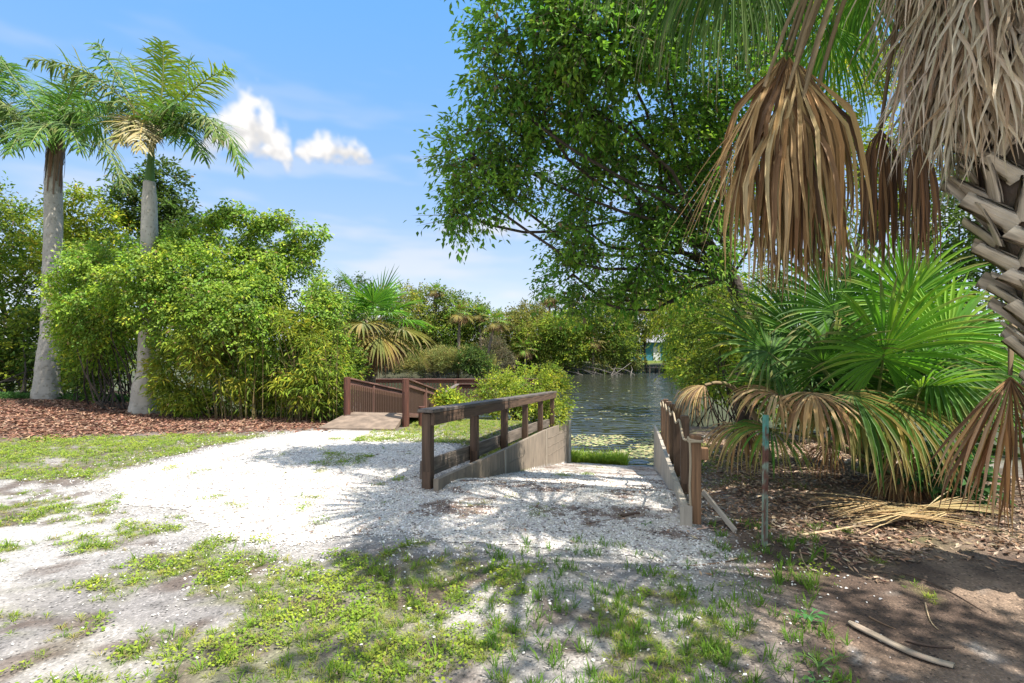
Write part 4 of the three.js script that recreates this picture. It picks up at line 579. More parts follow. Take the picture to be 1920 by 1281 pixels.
// ---------------------------------------------------------------- big cabbage palm with boots, thatch and hanging fronds
R = rngOf(91);
{
  const d0 = 3.25, base = [4.16, 0, -3.2], t = thing('cabbage_palm', 'big cabbage palm with crisscross boots and a shaggy thatch of dead fans at right', 'palm tree', base);
  const axis = spline([[4.22, -0.2, -3.2], [3.94, 0.7, -3.2], [3.66, 1.5, -3.22], [3.36, 2.4, -3.25], [3.15, 3.3, -3.3], [3.06, 4.2, -3.32], [3.02, 5.1, -3.35]], 60), axAt = (y) => { for (let k = 1; k < axis.length; k++) if (axis[k][1] >= y) return V.mix(axis[k - 1], axis[k], (y - axis[k - 1][1]) / (axis[k][1] - axis[k - 1][1])); return axis[60]; };
  const tr = new Geo(true); tube(tr, axis, () => (a) => 0.2 * (1 + 0.04 * Math.sin(a * 7)), 20, () => varied([0.16, 0.115, 0.08], 0.2), 1.2); tr.build('trunk', M.bark, t, true);
  // boots: each a split strap whose two arms cross its neighbours'
  const bootGeo = (seed) => { const q = rngOf(seed), g = new Geo(true), c = () => { const k = 0.85 + 0.3 * q(); return [0.95 * k, 0.80 * k, 0.60 * k]; };
    for (const sd of [-1, 1]) { let prev; const L = 0.24 + 0.08 * q(), tilt = 0.5 + 0.2 * q(), n = 5; for (let j = 0; j <= n; j++) { const f = j / n, y = L * f * Math.cos(tilt), x = sd * (0.02 + L * f * Math.sin(tilt)), z = 0.045 + 0.04 * f + 0.03 * f * f, w = lerp(0.075, 0.052, f), th = lerp(0.014, 0.008, f), k = c(); const px = Math.cos(tilt), py = -sd * Math.sin(tilt) ; const ring = [[-w, 0], [-w * 0.3, th], [w * 0.3, th], [w, 0], [0, -th * 0.6]].map(([a, b]) => g.v([x + a * px, y + a * py * 1, z + b], k, a * 2, f * L)); if (prev) for (let m = 0; m < 5; m++) g.quad(prev[m], prev[(m + 1) % 5], ring[(m + 1) % 5], ring[m]); prev = ring; } g.tri(prev[0], prev[1], prev[4]); g.tri(prev[1], prev[2], prev[4]); g.tri(prev[2], prev[3], prev[4]); }
    return g.geometry(true); };
  const variants = [1, 2, 3, 4, 5, 6].map(bootGeo);
  let ang = 0.3; const leanQ = new THREE.Quaternion();
  for (let y = 0.5, k = 0; y < 3.6; y += 0.033, k++) {
    ang += 2.39996; const p = axAt(y), m = new THREE.Mesh(variants[k % 6], M.boot), out = [Math.sin(ang), 0, Math.cos(ang)];
    m.position.set(p[0] + out[0] * 0.17, p[1], p[2] + out[2] * 0.17); m.rotation.set(0, ang, 0); leanQ.setFromUnitVectors(new THREE.Vector3(0, 1, 0), new THREE.Vector3(...V.norm(V.sub(axAt(y + 0.2), axAt(y - 0.2))))); m.quaternion.premultiply(leanQ); m.rotateZ(rr(-0.22, 0.22)); const s = rr(0.85, 1.15); m.scale.set(s, s * rr(0.62, 1.2), s); place(m, 'boot', t);
  }
  // thatch: dead fans hanging against the trunk
  for (let k = 0; k < 74; k++) {
    const a = k * 2.39996, y = lerp(3.36, 4.9, Math.pow(k / 74, 0.9)), p = axAt(y), out = [Math.cos(a), 0, Math.sin(a)], rad = rr(0.19, 0.28);
    const hub = V.add(V.mad(p, out, rad), [0, 0.1, 0]), F = V.norm([out[0] * 0.17, -1, out[2] * 0.17]);
    fan(t, { base: V.add(p, [0, 0.35, 0]), hub, f: F, n: V.norm([out[0], 0.4, out[2]]), L: rr(0.7, 1.0), N: 26, spread: 0.62, droop: 0.3, curl: 0.2, join: 0.45, w: 1.05, pal: FANP.grey, dead: true, secs: 7, fold: 0.4, petR: 0.022 });
  }
  const top = axis[60];
  // live fans round the bud
  for (let k = 0; k < 19; k++) {
    const a = k * 2.39996 + 0.3, u = (k + 0.5) / 19, el = lerp(1.3, -0.25, u), d = [Math.cos(el) * Math.cos(a), Math.sin(el), Math.cos(el) * Math.sin(a)], pl = rr(1.1, 1.45); const hub = V.add(V.mad(top, d, pl), [0, -0.25 * u, 0]), F = V.norm(V.add(d, [0, -0.35, 0]));
    fan(t, { base: top, hub, f: F, n: upNormal(F), L: rr(0.95, 1.15), N: 44, droop: lerp(0.2, 0.6, u), pal: FANP.live, cup: 0.5, petR: 0.02, tipc: [0.3, 0.22, 0.09] });
  }
  // live fans that hang into the top of the view
  for (const [px, py, d, fx, L, dr, pal] of [[1230, -150, 4.3, -0.4, 0.95, 0.75, FANP.hung], [1165, -150, 4.6, -0.35, 0.95, 0.75, FANP.hung], [1330, -90, 4.4, -0.3, 1.25, 1.1, FANP.hung], [1385, -120, 4.0, -0.2, 1.25, 1.2, FANP.hung], [1450, -40, 4.3, -0.1, 0.9, 0.9, FANP.hung], [1560, 40, 4.6, -0.2, 1.1, 0.8, FANP.bright], [1620, -30, 4.8, 0.05, 1.0, 0.8, FANP.bright], [1500, -60, 4.7, -0.2, 0.9, 0.8, FANP.bright]])
    fan(t, { base: top, hub: at(px, py, d), ctrl: V.add(V.mix(top, at(px, py, d), 0.55), [0, 0.75, 0]), f: [fx, -0.75, 0.1], n: [fx * 0.6, 0.5, 0.8], L, N: 40, spread: 1.25, droop: dr, curl: 0.04, join: 0.3, pal, petR: 0.017, tipc: [0.36, 0.31, 0.16], tipShare: 0.3, w: 0.8 });
  // dead fans on long stalks: the big bunch, the two dark ones and the loose strands
  const hang = (px, py, d, o) => fan(t, { base: top, hub: at(px, py, d), ctrl: V.add(V.mix(top, at(px, py, d), 0.6), [0, 0.95, 0]), f: [o.fx ?? 0, -1, o.fz ?? 0.12], n: [0.1, 0.25, 1], dead: true, join: 0.3, secs: 8, curl: 0.09, petR: 0.018, fold: 0.4, w: 0.8, ...o });
  for (const [px, py, d, fx, L, N, sp, pal] of [[1482, 78, 3.62, -0.1, 1.5, 32, 0.42, FANP.rust], [1478, 80, 3.7, -0.3, 1.45, 28, 0.42, FANP.rust], [1488, 86, 3.58, 0.05, 1.5, 30, 0.4, FANP.tan], [1494, 95, 3.64, 0.12, 1.42, 26, 0.42, FANP.rust], [1478, 150, 3.54, -0.08, 1.4, 28, 0.5, FANP.tan], [1500, 170, 3.55, 0.02, 1.3, 26, 0.46, FANP.rust], [1466, 210, 3.6, -0.2, 1.15, 20, 0.4, FANP.tan], [1512, 230, 3.6, 0.08, 1.08, 22, 0.4, FANP.rust]])
    hang(px, py, d, { L, N, spread: sp, droop: 0.3, hangAt: 0.3, pal, fx: fx * 1.25, w: 2.3, curl: 0.2, n: [rr(-0.5, 0.5), 0.2, 1] });
  hang(1440, 150, 3.58, { L: 1.25, N: 18, spread: 0.12, droop: 0.2, pal: FANP.tan, fx: -0.55, w: 1.6, curl: 0.12 });
  hang(1500, 180, 3.5, { L: 1.3, N: 14, spread: 0.16, droop: 0.12, pal: [[0.11, 0.2, 0.03], [0.2, 0.24, 0.06]], fx: 0.1, w: 1.4 });
  hang(1650, 228, 3.62, { L: 0.98, N: 44, spread: 0.8, droop: 0.4, hangAt: 0.1, curl: 0.12, w: 2.2, pal: FANP.dark, petc: [0.2, 0.13, 0.07] });
  hang(1722, 258, 3.3, { L: 0.8, N: 38, spread: 0.7, droop: 0.4, hangAt: 0.1, curl: 0.12, w: 2.2, pal: FANP.dark, petc: [0.2, 0.13, 0.07] });
  hang(1700, 60, 3.4, { L: 0.95, N: 18, spread: 0.5, droop: 0.4, pal: FANP.grey });
}
// ---------------------------------------------------------------- palmetto clump
R = rngOf(101);
{
  const base = onGround(1640, 5.75), t = thing('palmetto', 'bushy green palmetto clump with drooping yellow and tan fans', 'palmetto', base), h0 = V.add(base, [0, 0.12, 0]);
  const F = (px, py, d, f, n, L, o = {}) => { const hub = at(px, py, d); fan(t, { base: V.add(h0, [rr(-0.2, 0.2), 0, rr(-0.15, 0.15)]), hub, ctrl: V.add(V.mix(h0, hub, 0.5), [0, 0.25, 0]), f, n, L, N: 50, spread: 2.25, droop: 0.22, join: 0.46, w: 1.08, pal: FANP.live, tipc: [0.36, 0.3, 0.1], tipShare: 0.4, cup: 0.35, petR: 0.015, fold: 0.35, ...o }); };
  F(1655, 672, 4.95, [-0.05, 0.75, 0.35], [-0.1, -0.35, 1], 0.95, { pal: FANP.bright, spread: 2.6, N: 54 });
  F(1565, 590, 5.6, [-0.25, 1, 0.05], [0.1, 0.1, 1], 0.98); F(1700, 575, 5.5, [0.2, 1, 0], [-0.2, 0, 1], 0.95, { pal: FANP.bright }); F(1630, 600, 5.9, [0, 1, -0.1], [0.1, 0, 1], 1.0);
  F(1445, 665, 5.3, [-0.75, 0.55, 0.2], [0.3, 0.6, 0.8], 0.85); F(1500, 640, 5.6, [-0.55, 0.85, 0.1], [0.2, 0.3, 1], 0.9); F(1540, 690, 5.2, [-0.2, 0.6, 0.6], [0, -0.4, 1], 0.8);
  F(1722, 738, 4.9, [0.1, 0.45, 0.55], [0.1, -0.3, 1], 0.62, { pal: FANP.bright }); F(1770, 640, 5.2, [0.85, 0.5, 0.05], [-0.2, 0.5, 0.9], 0.85, { pal: FANP.bright }); F(1745, 690, 5.0, [0.9, 0.12, 0.25], [-0.1, 0.8, 0.6], 0.85, { droop: 0.35 }); F(1760, 720, 5.1, [0.85, -0.25, 0.3], [0.2, 0.8, 0.5], 0.8, { droop: 0.4 });
  F(1590, 735, 4.85, [0.1, -0.35, 0.75], [0, 0.8, 0.55], 0.92, { pal: FANP.yellow.concat(FANP.live), droop: 0.75, spread: 1.7, tipShare: 0.5, N: 44 }); F(1650, 745, 4.9, [0.35, -0.25, 0.7], [0, 0.85, 0.5], 0.9, { pal: FANP.live.concat(FANP.yellow), droop: 0.7, spread: 1.7, tipShare: 0.5 });
  F(1465, 742, 4.95, [-0.75, 0.25, 0.35], [0.2, 0.9, 0.3], 0.6, { pal: FANP.tan, dead: true, droop: 0.7, curl: 0.1, spread: 1.6, N: 34 }); F(1520, 735, 4.85, [-0.1, -0.1, 0.6], [0, 1, 0.3], 0.72, { pal: FANP.tan, dead: true, droop: 0.95, curl: 0.1, spread: 1.5, N: 32 });
  F(1450, 808, 4.9, [-0.7, 0.15, 0.45], [0.1, 0.9, 0.3], 0.62, { pal: FANP.live.concat(FANP.yellow), droop: 0.75, spread: 1.9 }); F(1400, 800, 5.3, [-0.6, -0.1, 0.4], [0.1, 1, 0.3], 0.6, { pal: FANP.tan, dead: true, droop: 0.9, curl: 0.1, spread: 1.4 });
  for (let k = 0; k < 26; k++) { const a = k * 2.4 + 0.5; const f = V.norm([Math.cos(a) * 1.1, rr(0.4, 1.3), Math.sin(a) * 0.6 - 0.1]); const hub = V.add(base, [f[0] * rr(0.7, 1.15), 0.5 + f[1] * 0.85, f[2] * 0.7 - 0.15]); fan(t, { base: h0, hub, f, n: upNormal(f), L: rr(0.75, 0.95), N: 42, droop: 0.3, pal: FANP.live, cup: 0.4, petR: 0.015, tipc: [0.34, 0.29, 0.1] }); }
  for (let k = 0; k < 8; k++) { const a = rr(0.2, 3.0), f = V.norm([Math.cos(a), -0.45, Math.sin(a)]), hub = V.add(base, [f[0] * rr(0.5, 0.9), rr(0.2, 0.55), f[2] * rr(0.4, 0.7)]); fan(t, { base: h0, hub, f, n: upNormal(f), L: rr(0.45, 0.65), N: 34, droop: 0.9, curl: 0.16, spread: 1.3, w: 0.7, pal: R() < 0.6 ? FANP.rust : FANP.tan, dead: true }); }
}
{
  R = rngOf(111);
  const mk = (name, label, base, list) => { const t = thing(name, label, 'palm frond', base); for (const o of list) fan(t, { dead: true, N: 34, secs: 7, curl: 0.1, base, ...o }); return t; };
  const b1 = [3.72, 1.75, -3.75];
  mk('dead_palm_frond', 'broad brown dead fan hanging beside the big palm trunk at right edge', b1, [{ name: 'blade', hub: at(1895, 690, 3.6), f: [-0.15, -1, 0.15], n: [-0.2, 0.2, 1], L: 1.05, spread: 0.8, droop: 0.3, join: 0.5, N: 46, fold: 0.3, pal: FANP.rust.concat([[0.4, 0.26, 0.15]]), w: 1.25 }]);
  const b2 = onGround(1445, 6.9);
  mk('arching_dead_frond', 'dead frond arching over the rope fence posts', b2, [{ name: 'blade', hub: at(1325, 722, 6.6), ctrl: at(1400, 690, 6.8), f: [-0.5, -0.1, 0.2], n: [0.2, 1, 0.2], L: 0.62, spread: 1.0, droop: 1.1, join: 0.4, pal: FANP.brown.concat(FANP.tan), petR: 0.03 }]);
}
// ---------------------------------------------------------------- far shore
R = rngOf(121);
{
  const o = { twig: 0.9, per: 11, near: 0.7, inner: 0.5, gap: 0.22, freq: 0.7, trunk: 0.2, bark: [0.13, 0.11, 0.09] };
  const T2 = (label, px, d, L, n, pal, size = 0.26, extra = {}) => tree('shore_tree', label, onGround(px, d), L.map(([x, y, rx, ry]) => lump(x, y, d + rr(-1.5, 1.5), rx, ry)), { ...o, n: n * 1.7, size: size * 1.15, pal, ...extra }, 'trees on the far shore');
  T2('dense dark tree behind the young cabbage palm', 790, 57, [[770, 600, 42, 48], [810, 575, 40, 36], [800, 640, 50, 40], [750, 560, 30, 24]], 8000, GREEN.olive.concat(GREEN.mid));
  T2('dark tree left of the tall far palms', 850, 58, [[845, 575, 34, 26], [880, 600, 36, 38], [840, 630, 44, 40], [905, 605, 26, 30]], 7000, GREEN.mid.concat(GREEN.deep));
  T2('olive tree right of the leaning far palm', 970, 62, [[965, 610, 30, 26], [990, 590, 26, 18], [960, 645, 36, 36], [1005, 610, 30, 30]], 6000, GREEN.olive);
  T2('grey green tree low at the middle of the far shore', 1000, 60, [[1000, 640, 36, 34], [1040, 625, 38, 28], [985, 660, 24, 26]], 6000, GREEN.olive.concat(GREEN.mid));
  T2('bright topped tree hanging over the far water', 1060, 59, [[1060, 615, 44, 26], [1070, 650, 40, 34], [1030, 665, 30, 24]], 7000, GREEN.mid);
  T2('dark tree right of the pale far palm', 1150, 60, [[1140, 610, 36, 34], [1160, 650, 34, 32], [1120, 590, 34, 26]], 6500, GREEN.mid.concat(GREEN.deep));
  T2('tall pale green tree above the teal cottage', 1215, 64, [[1200, 590, 44, 44], [1240, 575, 40, 36], [1190, 625, 26, 22], [1170, 560, 36, 30]], 8000, GREEN.mid.concat(GREEN.grey), 0.28);
  T2('yellow green tree right of the teal cottage', 1285, 62, [[1275, 600, 36, 44], [1268, 640, 14, 30], [1300, 640, 34, 46]], 5000, GREEN.mid.concat(GREEN.lime));
  T2('far tree at the left end of the opposite shore', 700, 55, [[700, 600, 46, 54], [660, 580, 50, 60], [730, 640, 40, 40]], 7000, GREEN.deep);
  T2('grey brown bare topped tree far back between the palms', 1030, 74, [[1000, 585, 24, 12], [1050, 590, 34, 30], [1090, 590, 40, 30]], 4000, [[0.12, 0.12, 0.07], [0.09, 0.1, 0.05]]);
  T2('tree closing the shore behind the willow', 1360, 50, [[1350, 590, 60, 70], [1420, 580, 60, 80], [1330, 650, 40, 40]], 7000, GREEN.mid);
  for (const [px, d, rx, label] of [[640, 60, 70, 'dark bushes closing the shore left of the far palms'], [800, 66, 70, 'dark bushes behind the reeds on the far shore'], [930, 72, 60, 'dark bushes behind the leaning far palm'], [1040, 76, 60, 'dark bushes behind the middle of the far shore'], [1140, 74, 46, 'dark bushes left of the teal cottage'], [1330, 74, 60, 'dark bushes right of the teal cottage']]) shrub('far_hedge', label, onGround(px, d), [lump(px - rx * 0.6, 640, d, rx * 0.6, 44), lump(px + rx * 0.5, 632, d, rx * 0.6, 48), lump(px, 665, d, rx, 34)], { n: 9000, size: 0.42, pal: GREEN.olive, twig: 1.0, per: 10, stemsPer: 4, foot: 4, near: 0.8, gap: 0.1 }, 'bushes behind the far shore');
  shrub('reed_bed', 'pale grey green reeds along the far left water edge', onGround(830, 51), [lump(790, 685, 51, 30, 18), lump(830, 680, 51, 28, 24), lump(865, 682, 51, 30, 20), lump(760, 690, 51, 24, 14), lump(905, 685, 52, 22, 18)], { category: 'reeds', n: 11000, size: 0.42, wide: 0.16, pal: GREEN.grey, twig: 0.7, per: 9, upright: 0.8, gap: 0.2, stemsPer: 8, foot: 6, near: 0.7 });
  shrub('shore_bush', 'dark green bush among the reeds under the leaning palm', onGround(890, 50), [lump(885, 675, 50, 26, 22), lump(905, 690, 50, 20, 14)], { n: 3500, size: 0.24, pal: GREEN.deep, twig: 0.6, per: 10, stemsPer: 3, near: 0.6 });
  shrub('shore_bush', 'tan dry brush between the reeds and the middle trees', onGround(940, 54), [lump(925, 655, 54, 22, 22), lump(945, 680, 54, 20, 18)], { n: 3500, size: 0.26, wide: 0.25, pal: [[0.24, 0.2, 0.13], [0.17, 0.17, 0.08]], twig: 0.6, per: 9, upright: 0.5, stemsPer: 4, near: 0.6 });
  shrub('shore_bush', 'dark mangrove thicket with bare roots at the far water edge', onGround(1160, 59), [lump(1140, 685, 59, 34, 14), lump(1185, 678, 60, 22, 16), lump(1010, 688, 59, 40, 12), lump(1070, 690, 59, 30, 10)], { n: 5000, size: 0.26, pal: GREEN.deep.concat(GREEN.olive), twig: 0.7, per: 9, stemsPer: 14, foot: 12, stemR: 0.05, near: 0.6, bark: [0.3, 0.27, 0.24] });
  const P = (label, px, d, top, o2) => cabbagePalm('cabbage_palm', label, onGround(px, d), at(...top, d), { r: 0.16, pet: 0.95, L: 1.0, N: 17, pal: FANP.bright.concat(FANP.yellow), secs: 3, live: 16, dead: 6, petScale: 1.6, yellow: 0.35, ...o2 }, 'cabbage palms on the far shore');
  P('far cabbage palm with slim leaning trunk', 908, 51, [929, 604], { lean: 0.1, r: 0.13 });
  P('far cabbage palm with tan skirt left of the leaning palm', 858, 52.5, [862, 588], { pet: 1.0, L: 1.0 });
  P('far cabbage palm poking above the dark trees', 815, 56, [816, 545], { pet: 0.7, L: 0.7, dead: 4 });
  P('tall far cabbage palm with a thick brown skirt', 1032, 66, [1030, 558], { pet: 1.1, L: 1.1, dead: 16, pal: FANP.live });
  P('short pale yellow palm at the far water edge', 1112, 58.5, [1112, 640], { pet: 1.0, L: 1.1, pal: FANP.yellow.concat(FANP.bright), dead: 8, yellow: 0.6 });
  P('dark leafy palm left of the mangrove thicket', 985, 57.5, [985, 655], { pet: 1.0, L: 1.0, dead: 4, yellow: 0.1 });
  P('small palm behind the reeds on the far left', 905, 56, [897, 590], { pet: 0.8, L: 0.8 });
}
{ // cottage across the water
  const d = 72, c = at(1222, 660, d), b = [c[0], -1.1, -d], t = thing('cottage', 'teal cottage with grey hip roof across the pond', 'house', b);
  const teal = std({ color: lin(0.08, 0.36, 0.48), roughness: 0.8, map: T.streak }), roofM = std({ color: lin(0.42, 0.42, 0.44), roughness: 0.7, map: T.streak }), white = std({ color: lin(0.75, 0.75, 0.73), roughness: 0.6 }), glass = std({ color: lin(0.03, 0.035, 0.04), roughness: 0.08 });
  box('wall', [b[0], b[1] + 1.3, b[2]], 7.2, 2.6, 5, teal, t);
  const rg = new Geo(true), w = 4.1, l = 3.0, y = b[1] + 2.6, H = 1.3, col = [1, 1, 1]; const k = [[-w, 0, l], [w, 0, l], [w, 0, -l], [-w, 0, -l], [-1.6, H, 0], [1.6, H, 0]].map(([x, yy, z]) => [b[0] + x, y + yy, b[2] + z]);
  const fc = (...v) => { const q = v.map((i) => rg.v(k[i], col, k[i][0] * 0.4, k[i][1] * 0.6 + k[i][2] * 0.3)); for (let m = 1; m + 1 < q.length; m++) rg.tri(q[0], q[m], q[m + 1]); }; fc(0, 1, 5, 4); fc(2, 3, 4, 5); fc(1, 2, 5); fc(3, 0, 4); fc(3, 2, 1, 0); rg.build('roof', sideDouble(roofM), t);
  for (const x of [-2.2, 2.2]) { const wn = box('window', [b[0] + x, b[1] + 1.5, b[2] + 2.52], 1.3, 1.2, 0.08, white, t); for (const s of [-0.3, 0.3]) box('pane', [b[0] + x + s, b[1] + 1.5, b[2] + 2.565], 0.52, 1.0, 0.02, glass, wn); }
  const dr = box('door', [b[0], b[1] + 1.0, b[2] + 2.53], 0.95, 2.0, 0.08, white, t); box('handle', [b[0] + 0.36, b[1] + 1.0, b[2] + 2.6], 0.06, 0.12, 0.06, glass, dr);
  for (const x of [-3.5, 3.5]) box('corner_trim', [b[0] + x, b[1] + 1.3, b[2] + 2.53], 0.16, 2.6, 0.08, white, t);
  const lawn = new Geo(true), q = [[1195, 64], [1256, 64], [1260, 70], [1190, 70]].map(([px, dd], m) => lawn.v([(px - 960) / FOCAL * dd, m < 2 ? -1.75 : -0.95, -dd], [0.2, 0.27, 0.04], px / 20, dd)); lawn.quad(...q); const lm = lawn.build('far_lawn', M.soil, null, true, 'structure'); lm.userData.label = 'sunny patch of lawn before the teal cottage';
  const dk = thing('jetty', 'small wooden jetty on the far shore below the teal cottage', 'jetty', [18, WATER, -61]);
  for (let m = 0; m < 10; m++) box('plank', [16.4 + m * 0.34, WATER + 0.62, -61], 0.32, 0.06, 1.6, M.greyWood, dk); for (const x of [16.4, 17.5, 18.6, 19.5]) for (const z of [-60.3, -61.7]) box('post', [x, WATER + 0.2, z], 0.14, 1.3, 0.14, M.greyWood, dk);
}
// ---------------------------------------------------------------- grass, weeds, pebbles, litter
R = rngOf(131);
function scatter(name, label, category, geos, mat, spots, kind = 'stuff') {   // spots: [x, y, z, turn, scale, colour, tilt]
  geos.forEach((g, v) => { const mine = spots.filter((_, k) => k % geos.length === v); if (!mine.length) return; const im = new THREE.InstancedMesh(g, mat, mine.length), m = new THREE.Matrix4(), q = new THREE.Quaternion(), e = new THREE.Euler(), c = new THREE.Color();
    mine.forEach((s, k) => { e.set(s[6] ? rr(-s[6], s[6]) : 0, s[3], s[6] ? rr(-s[6], s[6]) : 0); q.setFromEuler(e); m.compose(new THREE.Vector3(s[0], s[1], s[2]), q, new THREE.Vector3(s[4], s[4] * (s[7] ?? 1), s[4])); im.setMatrixAt(k, m); im.setColorAt(k, c.setRGB(...s[5])); });
    im.castShadow = im.receiveShadow = true; im.name = numbered(name); im.userData.kind = kind; im.userData.label = label; im.userData.category = category; scene.add(im); });
}
function tuftGeo(n, len, wid, flat, seed) {
  const q = rngOf(seed), f = (a, b) => a + (b - a) * q(), p = [], idx = [];
  for (let k = 0; k < n; k++) { const a = f(0, 6.283), out = [Math.cos(a), Math.sin(a)], L = len * f(0.55, 1.2), fl = clamp(flat + f(-0.25, 0.25), 0.05, 0.97), r0 = f(0, 0.018), w = wid * f(0.7, 1.2), sd = [-out[1], out[0]], b = p.length / 3;
    const P = (t) => { const h = L * (Math.sqrt(1 - fl * fl) * t) * (1 - 0.35 * fl * t), o = r0 + L * fl * t * (0.5 + 0.5 * t); return [out[0] * o, h, out[1] * o]; };
    for (const [t, ww] of [[0, 0.6], [0.5, 1]]) { const c = P(t); p.push(c[0] + sd[0] * w * ww / 2, c[1], c[2] + sd[1] * w * ww / 2, c[0] - sd[0] * w * ww / 2, c[1], c[2] - sd[1] * w * ww / 2); } const c = P(1); p.push(...c); idx.push(b, b + 1, b + 3, b, b + 3, b + 2, b + 2, b + 3, b + 4); }
  const g = new THREE.BufferGeometry(); g.setAttribute('position', new THREE.Float32BufferAttribute(p, 3)); g.setIndex(idx); return g;
}
{
  const spots = [], tall = [], pal = [[0.21, 0.32, 0.03], [0.29, 0.37, 0.035], [0.14, 0.26, 0.025], [0.36, 0.37, 0.07], [0.36, 0.28, 0.14]];
  const rings = [[1.7, 3.2, 1150], [3.2, 5, 900], [5, 8, 520], [8, 12.5, 300]];
  for (const [a, b, per] of rings) { const x0 = -1.08 * b - 0.6, x1 = Math.min(3.2, 1.08 * b), n = Math.round((x1 - x0) * (b - a) * per);
    for (let k = 0; k < n; k++) { const x = rr(x0, x1), d = rr(a, b); if (Math.abs(x) > d * 1.1 + 0.6) continue; const g = grassAt(x, d); if (R() > g * 0.8 || (d < 7 && vn(x * 13, d * 13, 91) < 0.3)) continue; const s = along(x, d), q = across(x, d); if (s > 5 && s < 15 && q > QL - 0.06 && q < QR + 0.06 && R() > 0.25) continue; if (d > 9.5 && d < 10.8 && x > -3.8 && x < -2.1) continue; const c = varied(V.mix(pal[Math.floor(R() * 5)], pal[Math.floor(R() * 4)], R()), 0.16); spots.push([x, height(x, d) - 0.003, -d, rr(0, 6.28), rr(0.45, 1.1) * (d > 7.5 && x > -3 ? 1.5 : 1), c, 0.15]); } }
  scatter('lawn_grass', 'low creeping grass in patches over the sandy ground', 'grass', [0, 1, 2, 3, 4].map((k) => tuftGeo(16, 0.05, 0.0042, 0.7, 300 + k)), M.grass, spots);
  for (let k = 0; k < 2600; k++) { const d = rr(2, 7.5), x = rr(-1.05 * d, 0.6 * d); if (grassAt(x, d) < 0.7 || R() < 0.4) continue; tall.push([x, height(x, d), -d, rr(0, 6.28), rr(0.7, 1.3), varied([0.16, 0.28, 0.02], 0.2), 0.1]); }
  for (let k = 0; k < 260; k++) { const d = rr(2.2, 4.6), x = rr(-0.2, 0.52 * d + 0.4); if (gravelAt(x, d) > 0.2) continue; for (let j = 0; j < 3; j++) tall.push([x + rr(-0.05, 0.05), height(x, d), -d + rr(-0.05, 0.05), rr(0, 6.28), rr(0.6, 1.3), varied([0.13, 0.25, 0.022], 0.2), 0.1]); }
  for (let k = 0; k < 2600; k++) { const d = rr(14.6, 17.5), x = rr(0.6, 3.4); const s = along(x, d), q = across(x, d); if (q > QL + 1.7 || s < 15.35 || lakeIn(x, d) > 0.5) continue; tall.push([x, Math.max(height(x, d), WATER - 0.05), -d, rr(0, 6.28), rr(3, 7), varied([0.33, 0.46, 0.05], 0.2), 0.1]); }
  scatter('grass_tuft', 'upright tufts of longer grass and weeds scattered over the lawn', 'grass', [0, 1, 2].map((k) => tuftGeo(9, 0.085, 0.005, 0.5, 320 + k)), M.grass, tall);
}
{ // clumps of mat-forming weed with small round leaves
  const g = [0, 1, 2].map((v) => { const q = rngOf(340 + v), p = [], idx = []; for (let k = 0; k < 26; k++) { const a = q() * 6.283, r = 0.07 * Math.sqrt(q()), x = r * Math.cos(a), z = r * Math.sin(a), y = 0.008 + 0.025 * q(), s = 0.004 + 0.005 * q(), b2 = q() * 6.28, b = p.length / 3, ty = (q() - 0.5) * 0.012; for (let j = 0; j < 5; j++) p.push(x + s * Math.cos(b2 + j * 1.2566), y + ty * Math.cos(j * 1.25), z + s * Math.sin(b2 + j * 1.2566)); idx.push(b, b + 1, b + 2, b, b + 2, b + 3, b, b + 3, b + 4); } const ge = new THREE.BufferGeometry(); ge.setAttribute('position', new THREE.Float32BufferAttribute(p, 3)); ge.setIndex(idx); return ge; });
  const spots = []; for (let k = 0; k < 8000; k++) { const d = Math.sqrt(rr(1.9 * 1.9, 81)), x = rr(-1.05 * d - 0.3, Math.min(0.75 * d, 2.3)), gr = grassAt(x, d); if (gr < 0.25 || R() > gr) continue; if (fbm(x * 1.7 + 3, d * 1.7, 44, 3) < 0.47) continue; spots.push([x, height(x, d), -d, rr(0, 6.28), rr(0.7, 1.3), varied(R() < 0.5 ? [0.22, 0.34, 0.025] : [0.32, 0.4, 0.035], 0.16), 0.12]); }
  scatter('creeping_weed', 'mats of round leaved creeping weed in the lawn', 'weed', g, M.grass, spots);
}
{ // shell gravel
  const geos = [0, 1, 2, 3].map((v) => { const g = new THREE.IcosahedronGeometry(1, 0), q = rngOf(360 + v), P = g.attributes.position, seen = new Map(); for (let k = 0; k < P.count; k++) { const key = [P.getX(k), P.getY(k), P.getZ(k)].map((x) => x.toFixed(3)).join(); if (!seen.has(key)) seen.set(key, 0.7 + 0.6 * q()); const s = seen.get(key); P.setXYZ(k, P.getX(k) * s * 1.2, P.getY(k) * s * 0.5, P.getZ(k) * s * 0.85); } g.deleteAttribute('normal'); g.deleteAttribute('uv'); return g; });
  const spots = []; for (let k = 0; k < 260000 && spots.length < 105000; k++) { const d = Math.sqrt(rr(1.9 * 1.9, 9.6 * 9.6)), x = rr(-0.95 * d - 0.2, 0.75 * d), g = gravelAt(x, d) + 0.3 * (fbm(x * 4, d * 4, 66, 3) - 0.5); const pr = g > 0 ? 0.9 : Math.exp(g * 2.2) * 0.22; if (R() > pr * (1 - 0.9 * rampDirt(x, d))) continue; if (d > 9.4 && x < -2) continue; const b = rr(0.5, 0.86), c = R() < 0.07 ? varied([0.26, 0.21, 0.17], 0.3) : [b, b * rr(0.94, 0.985), b * rr(0.86, 0.94)], s = Math.pow(R(), 2.4) * 0.008 + 0.0036; spots.push([x, height(x, d) + 0.006, -d, rr(0, 6.28), s, c, 0.6]); }
  scatter('shell_gravel', 'loose white shell pebbles over the path and ramp', 'gravel', geos, M.pebble, spots);
}
